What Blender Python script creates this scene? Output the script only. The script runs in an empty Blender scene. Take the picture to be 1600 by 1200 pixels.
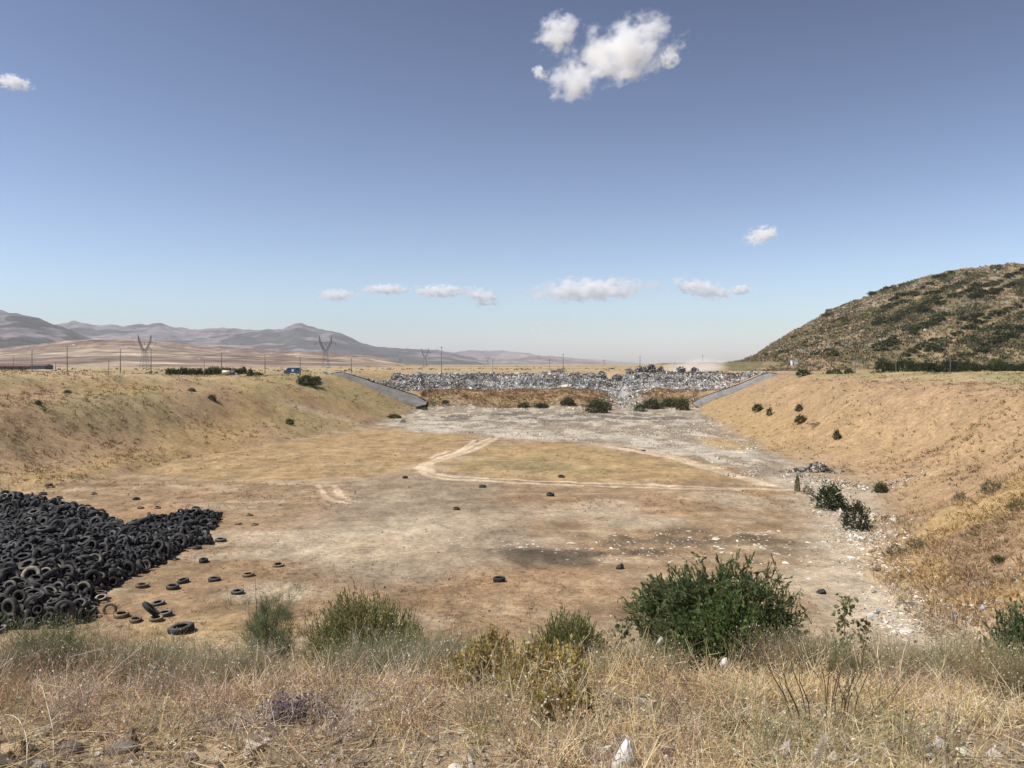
import bpy, math, random
import numpy as np
random.seed(5)
RNG = np.random.default_rng(11)
C = bpy.context.scene.collection
SC = bpy.context.scene
R = math.radians
F, HY = 1290.0, 569.0            # focal length and horizon row of the photograph, in its pixels
FLOOR = -12.3

# ------------------------------------------------------------------ noise
def _h(ix, iy, s):
    n = (ix * 374761393 + iy * 668265263 + s * 144269504) & 0xffffffff
    n = ((n ^ (n >> 13)) * 1274126177) & 0xffffffff
    return ((n ^ (n >> 16)) & 0xffff) / 65535.0
def vnoise(x, y, s=0):
    x = np.asarray(x, float); y = np.asarray(y, float)
    ix = np.floor(x).astype(np.int64); iy = np.floor(y).astype(np.int64)
    fx = x - ix; fy = y - iy
    fx = fx * fx * (3 - 2 * fx); fy = fy * fy * (3 - 2 * fy)
    a = _h(ix, iy, s); b = _h(ix + 1, iy, s); c = _h(ix, iy + 1, s); d = _h(ix + 1, iy + 1, s)
    return (a * (1 - fx) + b * fx) * (1 - fy) + (c * (1 - fx) + d * fx) * fy
def fbm(x, y, o=4, s=0):
    t = 0; a = .5; n = 0
    for i in range(o):
        t = t + a * vnoise(x, y, s + i * 17); n += a
        x = np.asarray(x) * 2.03 + 11.3; y = np.asarray(y) * 2.03 - 7.1; a *= .5
    return t / n
def ridged(x, y, o=4, s=0):
    t = 0; a = .5; n = 0
    for i in range(o):
        t = t + a * (1 - np.abs(2 * vnoise(x, y, s + i * 13) - 1)); n += a
        x = np.asarray(x) * 2.1 + 3.1; y = np.asarray(y) * 2.1 + 5.7; a *= .5
    return t / n
def sstep(a, b, x):
    t = np.clip((np.asarray(x, float) - a) / (b - a), 0, 1)
    return t * t * (3 - 2 * t)
def smin(a, b, k):
    h = np.clip(.5 + .5 * (b - a) / k, 0, 1)
    return b * (1 - h) + a * h - k * h * (1 - h)
def smax(a, b, k): return -smin(-a, -b, k)

def seg_dist(x, y, pts, closed=False):
    d = np.full(np.shape(x), 1e9)
    n = len(pts)
    for i in range(n if closed else n - 1):
        ax, ay = pts[i]; bx, by = pts[(i + 1) % n]
        vx, vy = bx - ax, by - ay
        t = np.clip(((x - ax) * vx + (y - ay) * vy) / (vx * vx + vy * vy + 1e-9), 0, 1)
        d = np.minimum(d, np.hypot(x - ax - t * vx, y - ay - t * vy))
    return d
def inside(x, y, pts):
    r = np.zeros(np.shape(x), bool); n = len(pts)
    for i in range(n):
        ax, ay = pts[i]; bx, by = pts[(i + 1) % n]
        c = ((ay > y) != (by > y))
        r ^= c & (x < (bx - ax) * (y - ay) / ((by - ay) + 1e-12) + ax)
    return r
def sdist(x, y, pts):            # >0 outside
    d = seg_dist(x, y, pts, True)
    return np.where(inside(x, y, pts), -d, d)

# ------------------------------------------------------------------ terrain
PIT = [(18.5, 20), (19, 30), (19, 37), (21, 48), (24, 57), (30, 66), (36, 79), (38.5, 96), (36, 110), (41, 160), (50, 221),
       (55, 300), (-22, 300), (-24.5, 227), (-28.7, 161), (-37.7, 128), (-43, 102), (-45, 83), (-57, 70), (-64, 50), (-66, 20)]
NEAR_Y = [-6, 2, 3.5, 5, 6, 7, 8, 9, 10, 30]
NEAR_Z = [-1.70, -1.70, -1.74, -2.01, -2.32, -2.74, -3.24, -3.78, -4.35, -16.75]
def near_profile(x, y):
    return np.interp(y, NEAR_Y, NEAR_Z)
def zfun(x, y, fine=True):
    x = np.asarray(x, float); y = np.asarray(y, float)
    wob = (fbm(x / 14, y / 14, 3, 3) - .5) * 5 * sstep(30, 60, y)
    sd = sdist(x, y, PIT) + wob
    sl = .50 - .09 * sstep(120, 220, y) - .11 * sstep(-20, -40, x) * 0 - .10 * (x < 0) * (1 - sstep(120, 200, y))
    cap = -1.5 - 1.7 * sstep(120, 230, y) - (fbm(x / 30, y / 30, 3, 8) - .5) * 1.6
    cap = cap + 3.0 * sstep(70, 300, x) * (1 - sstep(300, 600, y)) * sstep(120, 200, y)
    up = FLOOR + np.maximum(sd, 0) * sl * (1 - .12 * np.sin(np.clip(sd, 0, 30) / 3.2) * (1 - sstep(150, 205, y)))
    bank = smin(up, cap, 2.4 - 1.8 * sstep(170, 210, y))
    bank = bank + (fbm(x / 9, y / 9, 4, 21) - .5) * 1.3 * sstep(0, 6, sd) * sstep(25, 45, y)
    gul = ridged(y / 5.5 + fbm(x / 11, y / 11, 2, 51) * 1.2, sd / 17 + 3, 3, 50)
    bank = bank - (gul - .5) * .75 * sstep(1.5, 5, sd) * (1 - sstep(13, 19, sd)) * sstep(40, 60, y) * (1 - sstep(190, 215, y))
    # far end: a dirt dam, then the face of the tip, then its top
    en = (fbm(x / 16, x * 0 + 2.2, 3, 44) - .5) * 9
    yy = y + en
    gap = np.exp(-((x - 33) / 4.5) ** 2)
    dam = FLOOR + (4.4 + 1.6 * (fbm(x / 11, x * 0 + 7.7, 3, 46) - .5)) * sstep(222, 243, yy) * (1 - .55 * gap) + (fbm(x / 5, y / 4, 4, 9) - .5) * 1.7 * sstep(223, 234, yy)
    face = 4.3 * sstep(252, 270, y + .6 * en)
    tip = dam + face + (fbm(x / 5, y / 5, 3, 77) - .5) * .9 * sstep(252, 262, y) * (1 - sstep(285, 300, y))
    tip = tip + (1.0 * np.exp(-((x - 52) / 20) ** 2)) * sstep(262, 270, y) * (1 - sstep(272, 284, y))
    tip = np.minimum(tip, -2.0)
    floor = np.where(y > 219, np.maximum(tip, FLOOR), FLOOR)
    z = np.where(y > 219, smax(bank, floor, .8), bank)
    npf = near_profile(x, y)
    npf = np.where(y < 12, npf, np.minimum(npf, FLOOR + .64 * np.maximum(0, 23.0 - y)))
    z = np.where(y < 24, np.where(np.abs(x) < 17, smax(npf, FLOOR + 0 * x, .3), smax(np.minimum(npf, cap), np.minimum(z, npf + 1.5 * sstep(17, 24, np.abs(x))), .3)), z)
    # plain beyond
    far = sstep(320, 900, y)
    z = z * (1 - far) + far * (-3.4 + (fbm(x / 420, y / 420, 3, 5) - .5) * 3.0)
    z = z + (fbm(x / 2.5, y / 2.5, 4, 31) - .5) * .28 * (1 - sstep(120, 300, y)) * sstep(14, 26, y)
    if fine:
        z = z + (fbm(x / .35, y / .35, 3, 61) - .5) * .07 * (1 - sstep(10, 22, y)) + (fbm(x / 1.3, y / 1.3, 2, 62) - .5) * .12 * (1 - sstep(10, 22, y))
    return z
def zs(x, y): return float(zfun(np.array([x]), np.array([y]))[0])
_D = np.concatenate([np.arange(3.0, 30, .04), np.arange(30, 400, .2), np.geomspace(400, 9000, 900)])
def hit(px, py, zf=None):
    """the point of the ground seen at a pixel of the photograph"""
    x = (px - 800) / F * _D; z = -(py - HY) / F * _D
    g = (zf or zfun)(x, _D)
    k = np.nonzero(g >= z)[0]
    i = int(k[0]) if len(k) else len(_D) - 1
    return float(x[i]), float(_D[i]), float(g[i])
def fp(px, py):                  # point of the pit floor
    d = -FLOOR * F / (py - HY)
    return ((px - 800) / F * d, d)
def at(px, py, d): return ((px - 800) / F * d, d, -(py - HY) / F * d)

# ------------------------------------------------------------------ mesh building
class Geo:
    def __init__(s): s.v = []; s.q = []; s.t = []; s.c = []; s.n = 0; s.mi = []
    def add(s, v, f, col=(1, 1, 1), mi=0):
        v = np.asarray(v, float).reshape(-1, 3); f = np.asarray(f, np.int64)
        col = np.asarray(col, float)
        if col.ndim == 1: col = np.tile(col[:3], (len(v), 1))
        s.v.append(v); s.c.append(col)
        (s.q if f.shape[1] == 4 else s.t).append((f + s.n, mi))
        s.n += len(v)
        return s
    def build(s, name, mats, parent=None, smooth=False, loc=None):
        me = bpy.data.meshes.new(name)
        v = np.concatenate(s.v); c = np.concatenate(s.c)
        q = np.concatenate([a for a, _ in s.q]) if s.q else np.zeros((0, 4), int)
        t = np.concatenate([a for a, _ in s.t]) if s.t else np.zeros((0, 3), int)
        mi = np.concatenate([np.full(len(a), m) for a, m in s.q + s.t])
        me.vertices.add(len(v)); me.vertices.foreach_set('co', v.astype(np.float32).ravel())
        nl = len(q) * 4 + len(t) * 3
        me.loops.add(nl)
        me.loops.foreach_set('vertex_index', np.concatenate([q.ravel(), t.ravel()]).astype(np.int32))
        me.polygons.add(len(q) + len(t))
        st = np.concatenate([np.arange(len(q)) * 4, len(q) * 4 + np.arange(len(t)) * 3]).astype(np.int32)
        me.polygons.foreach_set('loop_start', st)
        me.polygons.foreach_set('material_index', mi.astype(np.int32))
        me.polygons.foreach_set('use_smooth', np.full(len(q) + len(t), smooth))
        me.update(calc_edges=True)
        a = me.attributes.new('Col', 'FLOAT_COLOR', 'POINT')
        a.data.foreach_set('color', np.concatenate([c, np.ones((len(c), 1))], 1).astype(np.float32).ravel())
        for m in (mats if isinstance(mats, (list, tuple)) else [mats]): me.materials.append(m)
        o = bpy.data.objects.new(name, me); C.objects.link(o)
        if parent: o.parent = parent
        if loc is not None: o.location = loc
        return o
def tag(o, label=None, cat=None, group=None, kind=None):
    for k, v in (('label', label), ('category', cat), ('group', group), ('kind', kind)):
        if v: o[k] = v
    return o
def thing(name, label, cat, loc=(0, 0, 0), rz=0, group=None):
    o = bpy.data.objects.new(name, None); C.objects.link(o)
    o.location = loc; o.rotation_euler = (0, 0, rz); o.empty_display_size = .1
    return tag(o, label, cat, group)
def dup(o, loc=None, rz=None, scale=None, label=None, group=None, parent=None):
    c = o.copy(); C.objects.link(c)
    if parent: c.parent = parent
    if loc is not None: c.location = loc
    if rz is not None: c.rotation_euler = (0, 0, rz)
    if scale is not None: c.scale = scale if isinstance(scale, (tuple, list)) else (scale,) * 3
    if label: c['label'] = label
    if group: c['group'] = group
    for ch in list(o.children): dup(ch, parent=c)
    return c

def norm(a): return a / (np.linalg.norm(a, axis=-1, keepdims=True) + 1e-9)
def ribbons(base, off, bend, w, segs=3, col=None, rng=RNG, taper=.85):
    """thin blades: base, total offset, extra bend (quadratic)"""
    n = len(base); s = np.linspace(0, 1, segs + 1)[None, :, None]
    p = base[:, None] + off[:, None] * s + bend[:, None] * s * s
    side = norm(np.cross(off, rng.normal(size=(n, 3))))
    ww = (np.asarray(w).reshape(-1, 1, 1) * .5) * (1 - taper * s)
    a = p - side[:, None] * ww; b = p + side[:, None] * ww
    v = np.stack([a, b], 2).reshape(-1, 3)
    k = (np.arange(n) * (segs + 1) * 2)[:, None] + (np.arange(segs) * 2)[None]
    k = k.reshape(-1)
    f = np.stack([k, k + 1, k + 3, k + 2], 1)
    c = np.repeat(col, (segs + 1) * 2, 0)
    return v, f, c
def leaves(pos, d, ln, wd, col, rng=RNG, fold=.15):
    n = len(pos); d = norm(d)
    side = norm(np.cross(d, rng.normal(size=(n, 3)))); up = np.cross(side, d)
    ln = np.broadcast_to(np.asarray(ln, float), (n,))[:, None]; wd = np.broadcast_to(np.asarray(wd, float), (n,))[:, None]
    m = pos + d * ln * .5
    v = np.stack([pos, m - side * wd * .5 + up * wd * fold, pos + d * ln, m + side * wd * .5 + up * wd * fold], 1).reshape(-1, 3)
    k = np.arange(n) * 4
    return v, np.stack([k, k + 1, k + 2, k + 3], 1), np.repeat(col, 4, 0)
_OV = np.array([(1, 0, 0), (-1, 0, 0), (0, 1, 0), (0, -1, 0), (0, 0, 1), (0, 0, -1)], float)
_OF = np.array([(0, 2, 4), (2, 1, 4), (1, 3, 4), (3, 0, 4), (2, 0, 5), (1, 2, 5), (3, 1, 5), (0, 3, 5)])
def rand_rot(n, rng=RNG):
    q = norm(rng.normal(size=(n, 4))); w, x, y, z = q.T
    return np.stack([np.stack([1 - 2 * (y * y + z * z), 2 * (x * y - z * w), 2 * (x * z + y * w)], -1),
                     np.stack([2 * (x * y + z * w), 1 - 2 * (x * x + z * z), 2 * (y * z - x * w)], -1),
                     np.stack([2 * (x * z - y * w), 2 * (y * z + x * w), 1 - 2 * (x * x + y * y)], -1)], 1)
def chips(pos, size, col, rng=RNG, flat=.6, tilt=True):
    """crumpled angular pieces"""
    n = len(pos)
    v = _OV[None] * (1 + rng.uniform(-.45, .45, (n, 6, 3))) + rng.uniform(-.3, .3, (n, 6, 3))
    v = v * rng.uniform(.5, 1.3, (n, 1, 3)) * np.array([1, 1, flat])
    if tilt: v = np.einsum('nij,nkj->nki', rand_rot(n, rng), v)
    else:
        a = rng.uniform(0, 6.28, n); c, s = np.cos(a), np.sin(a)
        v = np.stack([v[..., 0] * c[:, None] - v[..., 1] * s[:, None], v[..., 0] * s[:, None] + v[..., 1] * c[:, None], v[..., 2]], -1)
    v = v * np.asarray(size).reshape(-1, 1, 1) * .5 + pos[:, None]
    f = (_OF[None] + (np.arange(n) * 6)[:, None, None]).reshape(-1, 3)
    return v.reshape(-1, 3), f, np.repeat(col, 6, 0)
def tube(pts, rad, sides=5, cap=True):
    pts = np.asarray(pts, float); n = len(pts); rad = np.broadcast_to(np.asarray(rad, float), (n,))
    t = np.gradient(pts, axis=0); t = norm(t)
    ref = np.array([0, 0, 1.]) if abs(t[0][2]) < .9 else np.array([1., 0, 0])
    u = norm(np.cross(t, ref)); w = np.cross(t, u)
    a = np.arange(sides) / sides * 2 * math.pi
    v = pts[:, None] + (u[:, None] * np.cos(a)[None, :, None] + w[:, None] * np.sin(a)[None, :, None]) * rad[:, None, None]
    f = []
    for i in range(n - 1):
        for j in range(sides):
            k = (j + 1) % sides
            f.append((i * sides + j, i * sides + k, (i + 1) * sides + k, (i + 1) * sides + j))
    if cap and sides == 4: f += [(3, 2, 1, 0), tuple((n - 1) * sides + j for j in range(4))]
    return v.reshape(-1, 3), np.array(f)
def box(cx, cy, cz, sx, sy, sz, bev=0):
    """box with chamfered vertical and top edges, centre cx cy, bottom cz"""
    x, y = sx / 2, sy / 2
    if bev <= 0:
        v = [(cx + a * x, cy + b * y, cz + c * sz) for c in (0, 1) for a, b in ((-1, -1), (1, -1), (1, 1), (-1, 1))]
        return np.array(v), np.array([(3, 2, 1, 0), (4, 5, 6, 7), (0, 1, 5, 4), (1, 2, 6, 5), (2, 3, 7, 6), (3, 0, 4, 7)])
    v = []
    for z, i in ((0, 0), (sz - bev, 0), (sz, bev)):
        v += [(cx + a * (x - i), cy + b * (y - i), cz + z) for a, b in ((-1, -1), (1, -1), (1, 1), (-1, 1))]
    f = [(3, 2, 1, 0), (8, 9, 10, 11)]
    for r in (0, 4):
        f += [(r + j, r + (j + 1) % 4, r + 4 + (j + 1) % 4, r + 4 + j) for j in range(4)]
    return np.array(v), np.array(f)
def bar(a, b, r): return tube([a, b], r, 4)

def pal(cols, n, rng=RNG, jit=.12):
    cols = np.asarray(cols, float)
    c = cols[rng.integers(0, len(cols), n)]
    return np.clip(c * (1 + rng.uniform(-jit, jit, (n, 1))) * (1 + rng.uniform(-jit / 2, jit / 2, (n, 3))), 0, .95)
def mix(a, b, t):
    t = np.asarray(t)[..., None]; return np.asarray(a, float) * (1 - t) + np.asarray(b, float) * t

# ------------------------------------------------------------------ materials
def nodes(name):
    m = bpy.data.materials.new(name); m.use_nodes = True
    nt = m.node_tree; nt.nodes.clear()
    out = nt.nodes.new('ShaderNodeOutputMaterial')
    return m, nt, out
def N(nt, t, **kw):
    n = nt.nodes.new(t)
    for k, v in kw.items():
        if k in n.inputs: n.inputs[k].default_value = v
        else: setattr(n, k, v)
    return n
def mul(nt, a, b, fac=1.0, mode='MULTIPLY'):
    m = N(nt, 'ShaderNodeMix', data_type='RGBA', blend_type=mode); m.inputs[0].default_value = fac
    for s, i in ((a, 6), (b, 7)):
        if hasattr(s, 'is_output'): nt.links.new(s, m.inputs[i])
        else: m.inputs[i].default_value = (*s, 1)
    return m.outputs[2]
def noise(nt, scale, detail=4, rough=.6, lo=.3, hi=.7, a=.7, b=1.3, vec=None, stretch=None):
    t = N(nt, 'ShaderNodeTexNoise'); t.inputs['Scale'].default_value = scale
    t.inputs['Detail'].default_value = detail; t.inputs['Roughness'].default_value = rough
    if vec is None:
        vec = N(nt, 'ShaderNodeTexCoord').outputs['Object']
    if stretch:
        mp = N(nt, 'ShaderNodeMapping'); mp.inputs['Scale'].default_value = stretch
        nt.links.new(vec, mp.inputs[0]); vec = mp.outputs[0]
    nt.links.new(vec, t.inputs['Vector'])
    r = N(nt, 'ShaderNodeMapRange'); r.inputs[1].default_value = lo; r.inputs[2].default_value = hi
    r.inputs[3].default_value = a; r.inputs[4].default_value = b
    nt.links.new(t.outputs['Fac'], r.inputs[0])
    return r.outputs[0]
def surf_mat(name, rough=.9, spec=.2, scales=((3, .75, 1.25),), bump=0, bump_scale=8, obj_var=0, color=None, metallic=0):
    """reads the mesh's own colour attribute (what the thing is made of), broken up by procedural noise"""
    m, nt, out = nodes(name)
    if color is None:
        at_ = N(nt, 'ShaderNodeAttribute', attribute_name='Col'); c = at_.outputs['Color']
    else:
        rgb = N(nt, 'ShaderNodeRGB'); rgb.outputs[0].default_value = (*color, 1); c = rgb.outputs[0]
    for sc, a, b in scales: c = mul(nt, c, noise(nt, sc, a=a, b=b))
    if obj_var:
        oi = N(nt, 'ShaderNodeObjectInfo'); r = N(nt, 'ShaderNodeMapRange')
        r.inputs[3].default_value = 1 - obj_var; r.inputs[4].default_value = 1 + obj_var
        nt.links.new(oi.outputs['Random'], r.inputs[0]); c = mul(nt, c, r.outputs[0])
    p = N(nt, 'ShaderNodeBsdfPrincipled'); p.inputs['Roughness'].default_value = rough
    p.inputs['Specular IOR Level'].default_value = spec; p.inputs['Metallic'].default_value = metallic
    nt.links.new(c, p.inputs['Base Color'])
    if bump:
        b = N(nt, 'ShaderNodeBump'); b.inputs['Distance'].default_value = bump; b.inputs['Strength'].default_value = 1
        nt.links.new(noise(nt, bump_scale, 6, .7, 0, 1, 0, 1), b.inputs['Height']); nt.links.new(b.outputs[0], p.inputs['Normal'])
    nt.links.new(p.outputs[0], out.inputs[0])
    return m
def leaf_mat(name, trans=.48, obj_var=.12, rough=.65):
    m, nt, out = nodes(name)
    at_ = N(nt, 'ShaderNodeAttribute', attribute_name='Col')
    oi = N(nt, 'ShaderNodeObjectInfo'); r = N(nt, 'ShaderNodeMapRange')
    r.inputs[3].default_value = 1 - obj_var; r.inputs[4].default_value = 1 + obj_var
    nt.links.new(oi.outputs['Random'], r.inputs[0]); c = mul(nt, at_.outputs['Color'], r.outputs[0])
    p = N(nt, 'ShaderNodeBsdfPrincipled'); p.inputs['Roughness'].default_value = rough; p.inputs['Specular IOR Level'].default_value = .25
    nt.links.new(c, p.inputs['Base Color'])
    t = N(nt, 'ShaderNodeBsdfTranslucent'); nt.links.new(c, t.inputs[0])
    ms = N(nt, 'ShaderNodeMixShader'); ms.inputs[0].default_value = trans
    nt.links.new(p.outputs[0], ms.inputs[1]); nt.links.new(t.outputs[0], ms.inputs[2])
    nt.links.new(ms.outputs[0], out.inputs[0])
    return m
M_GROUND = surf_mat('ground_soil', .95, .1, ((.55, .80, 1.2), (2.6, .72, 1.28), (13, .68, 1.32)), bump=.03, bump_scale=6)
M_HILL = surf_mat('hill_soil', .95, .1, ((.12, .75, 1.25), (.5, .7, 1.3)))
M_MOUNT = surf_mat('mountain_rock', .95, .1, ((.0035, .6, 1.4), (.011, .55, 1.45), (.03, .7, 1.3)))
M_LITTER = surf_mat('refuse', .7, .3, ((2, .85, 1.15),))
M_STONE = surf_mat('stone', .9, .2, ((9, .75, 1.2), (40, .8, 1.2)), bump=.01, bump_scale=30)
M_LEAF = leaf_mat('foliage')
M_DRY = leaf_mat('dry_straw', .2, 0, .8)
M_BARK = surf_mat('bark', .9, .1, ((20, .7, 1.2),))
M_SCRUB = leaf_mat('scrub', .15, .2)
# ------------------------------------------------------------------ camera, sky, sun
cam_d = bpy.data.cameras.new('camera'); cam = bpy.data.objects.new('camera', cam_d); C.objects.link(cam)
cam_d.sensor_width = 36; cam_d.lens = F / 1600 * 36; cam.rotation_euler = (R(90), 0, 0)
cam_d.shift_y = -(600 - HY) / 1600; cam_d.clip_start = .1; cam_d.clip_end = 60000
SC.camera = cam
SUN_DIR = np.array([-.72, -.22, 1.2]); SUN_DIR /= np.linalg.norm(SUN_DIR)
SUN_EL = math.asin(SUN_DIR[2]); SUN_AZ = math.atan2(SUN_DIR[0], SUN_DIR[1])
sl = bpy.data.lights.new('sun', 'SUN'); sl.energy = 5; sl.angle = R(.5); sl.color = (1, .95, .88)
so = bpy.data.objects.new('sun', sl); C.objects.link(so)
from mathutils import Vector, Matrix
so.rotation_euler = Vector(SUN_DIR).to_track_quat('Z', 'Y').to_euler()
w = bpy.data.worlds.new('World'); SC.world = w; w.use_nodes = True
nt = w.node_tree; bg = nt.nodes['Background']
sky = nt.nodes.new('ShaderNodeTexSky'); sky.sky_type = 'NISHITA'; sky.sun_disc = False
sky.sun_elevation = SUN_EL; sky.sun_rotation = SUN_AZ
sky.altitude = 1100; sky.air_density = 1.0; sky.dust_density = 1.4; sky.ozone_density = 2.2
gm = nt.nodes.new('ShaderNodeGamma'); gm.inputs[1].default_value = 1.95
hs = nt.nodes.new('ShaderNodeHueSaturation'); hs.inputs['Saturation'].default_value = .61; hs.inputs['Value'].default_value = .665
nt.links.new(sky.outputs[0], hs.inputs['Color']); nt.links.new(hs.outputs[0], gm.inputs[0]); nt.links.new(gm.outputs[0], bg.inputs[0]); bg.inputs[1].default_value = .05
SC.view_settings.view_transform = 'Standard'; SC.view_settings.look = 'None'
SC.view_settings.exposure = .22; SC.view_settings.gamma = 1; SC.view_settings.use_curve_mapping = False
SC.cycles.use_denoising = True
try: SC.cycles.denoiser = 'OPENIMAGEDENOISE'
except Exception: pass
SC.cycles.max_bounces = 14; SC.cycles.diffuse_bounces = 3; SC.cycles.volume_bounces = 12; SC.cycles.transparent_max_bounces = 8
SC.cycles.volume_step_rate = .22; SC.cycles.sample_clamp_indirect = 6
SC.render.film_transparent = False

# ------------------------------------------------------------------ ground sheet
SOIL = np.array((.25, .172, .10)); GOLD = np.array((.33, .228, .108)); RUST = np.array((.30, .19, .105)); PALE = np.array((.345, .268, .175))
GREY = np.array((.235, .185, .13)); BURNT = np.array((.078, .062, .044)); GRAVEL = np.array((.215, .182, .138)); OLIVE = np.array((.19, .165, .08))
PINK = np.array((.315, .213, .122)); STRAW = np.array((.38, .275, .16)); TRACK = np.array((.47, .37, .255)); TARM = np.array((.13, .112, .09))
DUSTY = np.array((.385, .31, .215))
def ell(x, y, px, py, rx, ry, amp=.5, s=0, rot=0):
    """soft, ragged patch; centre and radii as measured in the photograph, laid out on the pit floor in metres"""
    cx, cy = fp(px, py); ax = rx / F * cy; ay = abs(fp(px, py - ry)[1] - fp(px, py + ry)[1]) / 2
    dx, dy = x - cx, y - cy
    c, s_ = math.cos(rot), math.sin(rot); dx, dy = dx * c + dy * s_, -dx * s_ + dy * c
    r = np.sqrt((dx / ax) ** 2 + (dy / ay) ** 2)
    k = min(ax, ay)
    r = r + (fbm(x / k * 1.3, y / k * .9, 4, 90 + s) - .5) * 2 * amp
    return 1 - sstep(.55, 1.15, r)
def poly(x, y, pts, soft=1.5, amp=3, s=0, sc=5):
    P = [fp(*p) for p in pts]
    d = sdist(x, y, P) + (fbm(x / sc, y / sc, 4, 120 + s) - .5) * 2 * amp
    return 1 - sstep(-soft, soft, d)
def line(x, y, pts, hw, amp=.6, s=0):
    P = [fp(*p) for p in pts]
    d = seg_dist(x, y, P) + (fbm(x / 1.7, y / 1.7, 3, 150 + s) - .5) * amp
    return (1 - sstep(hw * .5, hw * 1.3, d)) * (.7 + .3 * fbm(x / 3, y / 3, 2, 160 + s))
gp = [(600, 661), (640, 640), (662, 632), (800, 630), (1085, 634), (1112, 655), (1165, 684), (1190, 700), (1235, 722), (1290, 752), (1290, 768), (1220, 766), (1180, 742), (1110, 718), (1000, 702), (940, 693), (780, 682), (680, 674), (620, 668)]
toe = [(1245, 752), (1300, 765), (1340, 820), (1385, 900), (1440, 950), (1480, 985)]
def ground_col(x, y, z):
    n1 = fbm(x / 17, y / 17, 4, 201); n2 = fbm(x / 4.3, y / 4.3, 4, 202); n3 = fbm(x / 1.1, y / 1.1, 3, 203); nb = fbm(x / 45, y / 45, 3, 204)
    sd = sdist(x, y, PIT)
    # ---- floor
    c = mix(SOIL, PALE, .75 * sstep(.46, .66, fbm(x / 6, y / 2.6, 5, 206)) + .2 * sstep(.5, .7, n1))
    c = mix(c, SOIL * .72, .55 * sstep(.52, .64, fbm(x / 4, y / 2.2, 5, 207)))
    c = mix(c, RUST, .38 * sstep(.50, .68, fbm(x / 6, y / 5, 4, 205)) * sstep(.4, .6, nb + .1))
    c = mix(c, GOLD, .8 * poly(x, y, [(230, 722), (300, 700), (470, 690), (560, 672), (640, 672), (735, 684), (690, 718), (640, 742), (420, 752), (250, 748)], 2, 4, 1) * (.45 + .55 * n2))
    isl = poly(x, y, [(700, 735), (760, 698), (850, 690), (940, 700), (1060, 722), (1150, 748), (1000, 754), (800, 750)], 1.2, 2, 2)
    c = mix(c, GOLD, isl * (.5 + .4 * n2)); c = mix(c, OLIVE, isl * .4 * sstep(.5, .62, n1 * .5 + n2 * .5))
    c = mix(c, OLIVE, .4 * ell(x, y, 840, 730, 70, 8, .6, 3)); c = mix(c, OLIVE, .45 * ell(x, y, 1060, 727, 45, 6, .6, 4))
    c = mix(c, GREY * 1.15, .85 * ell(x, y, 620, 830, 210, 80, .45, 5)); c = mix(c, GREY * 1.05, .7 * ell(x, y, 690, 760, 130, 28, .5, 6)); c = mix(c, DUSTY, .8 * ell(x, y, 590, 850, 120, 30, .7, 51)); c = mix(c, DUSTY, .7 * ell(x, y, 690, 820, 110, 22, .7, 52)); c = mix(c, DUSTY, .7 * ell(x, y, 480, 860, 90, 16, .7, 53)); c = mix(c, DUSTY, .6 * ell(x, y, 900, 800, 120, 14, .7, 54))
    c = mix(c, DUSTY, .8 * ell(x, y, 1000, 815, 85, 13, .35, 7, .25)); c = mix(c, DUSTY, .6 * ell(x, y, 950, 788, 70, 9, .5, 8)); c = mix(c, DUSTY, .6 * ell(x, y, 1160, 785, 60, 14, .5, 9))
    c = mix(c, DUSTY, .8 * ell(x, y, 420, 925, 90, 18, .5, 10)); c = mix(c, DUSTY, .7 * ell(x, y, 400, 840, 130, 14, .5, 11)); c = mix(c, DUSTY, .7 * ell(x, y, 350, 870, 90, 8, .5, 12))
    c = mix(c, DUSTY, .8 * ell(x, y, 1335, 935, 110, 55, .4, 13)); c = mix(c, PALE, .7 * ell(x, y, 620, 855, 110, 22, .6, 14))
    g = poly(x, y, gp, 1.5, 3, 15, 7)
    c = mix(c, mix(GRAVEL, PALE, .5 * n2), g)
    tb = poly(x, y, [(672, 650), (800, 643), (1010, 645), (1085, 652), (1040, 662), (800, 657), (690, 658)], 3, 6, 16, 9)
    c = mix(c, TARM, .95 * tb * sstep(.28, .6, n2))
    c = mix(c, (.42, .365, .285), g * .8 * sstep(.50, .62, fbm(x / 2.2, y / 5, 5, 210)))
    c = mix(c, (.42, .37, .295), .75 * poly(x, y, [(600, 662), (660, 655), (760, 668), (960, 680), (1090, 690), (1180, 705), (1180, 715), (1000, 703), (940, 694), (780, 683), (640, 671)], 2, 5, 18, 6) * sstep(.3, .6, n2))
    c = mix(c, GOLD, .8 * ell(x, y, 1130, 692, 45, 11, .4, 17))
    for i, (a, b, ra, rb, k) in enumerate([(872, 872, 100, 15, .95), (1010, 845, 90, 9, .55), (1170, 845, 80, 10, .45), (1225, 862, 50, 8, .35), (1000, 862, 60, 7, .5), (1080, 832, 60, 8, .35), (1270, 850, 60, 6, .35), (800, 858, 60, 7, .4), (1330, 905, 40, 8, .4), (1180, 838, 50, 5, .5)]):
        c = mix(c, BURNT, min(.85, k * 1.05) * ell(x, y, a, b, ra * 1.05, rb * 1.05, .85, 20 + i))
    c = mix(c, RUST * 1.15, .5 * ell(x, y, 830, 920, 170, 40, .5, 31)); c = mix(c, RUST, .55 * ell(x, y, 240, 795, 60, 12, .5, 32)); c = mix(c, RUST, .5 * ell(x, y, 390, 885, 40, 10, .5, 33))
    c = mix(c, GOLD, .5 * ell(x, y, 330, 985, 150, 30, .5, 34))
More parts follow.
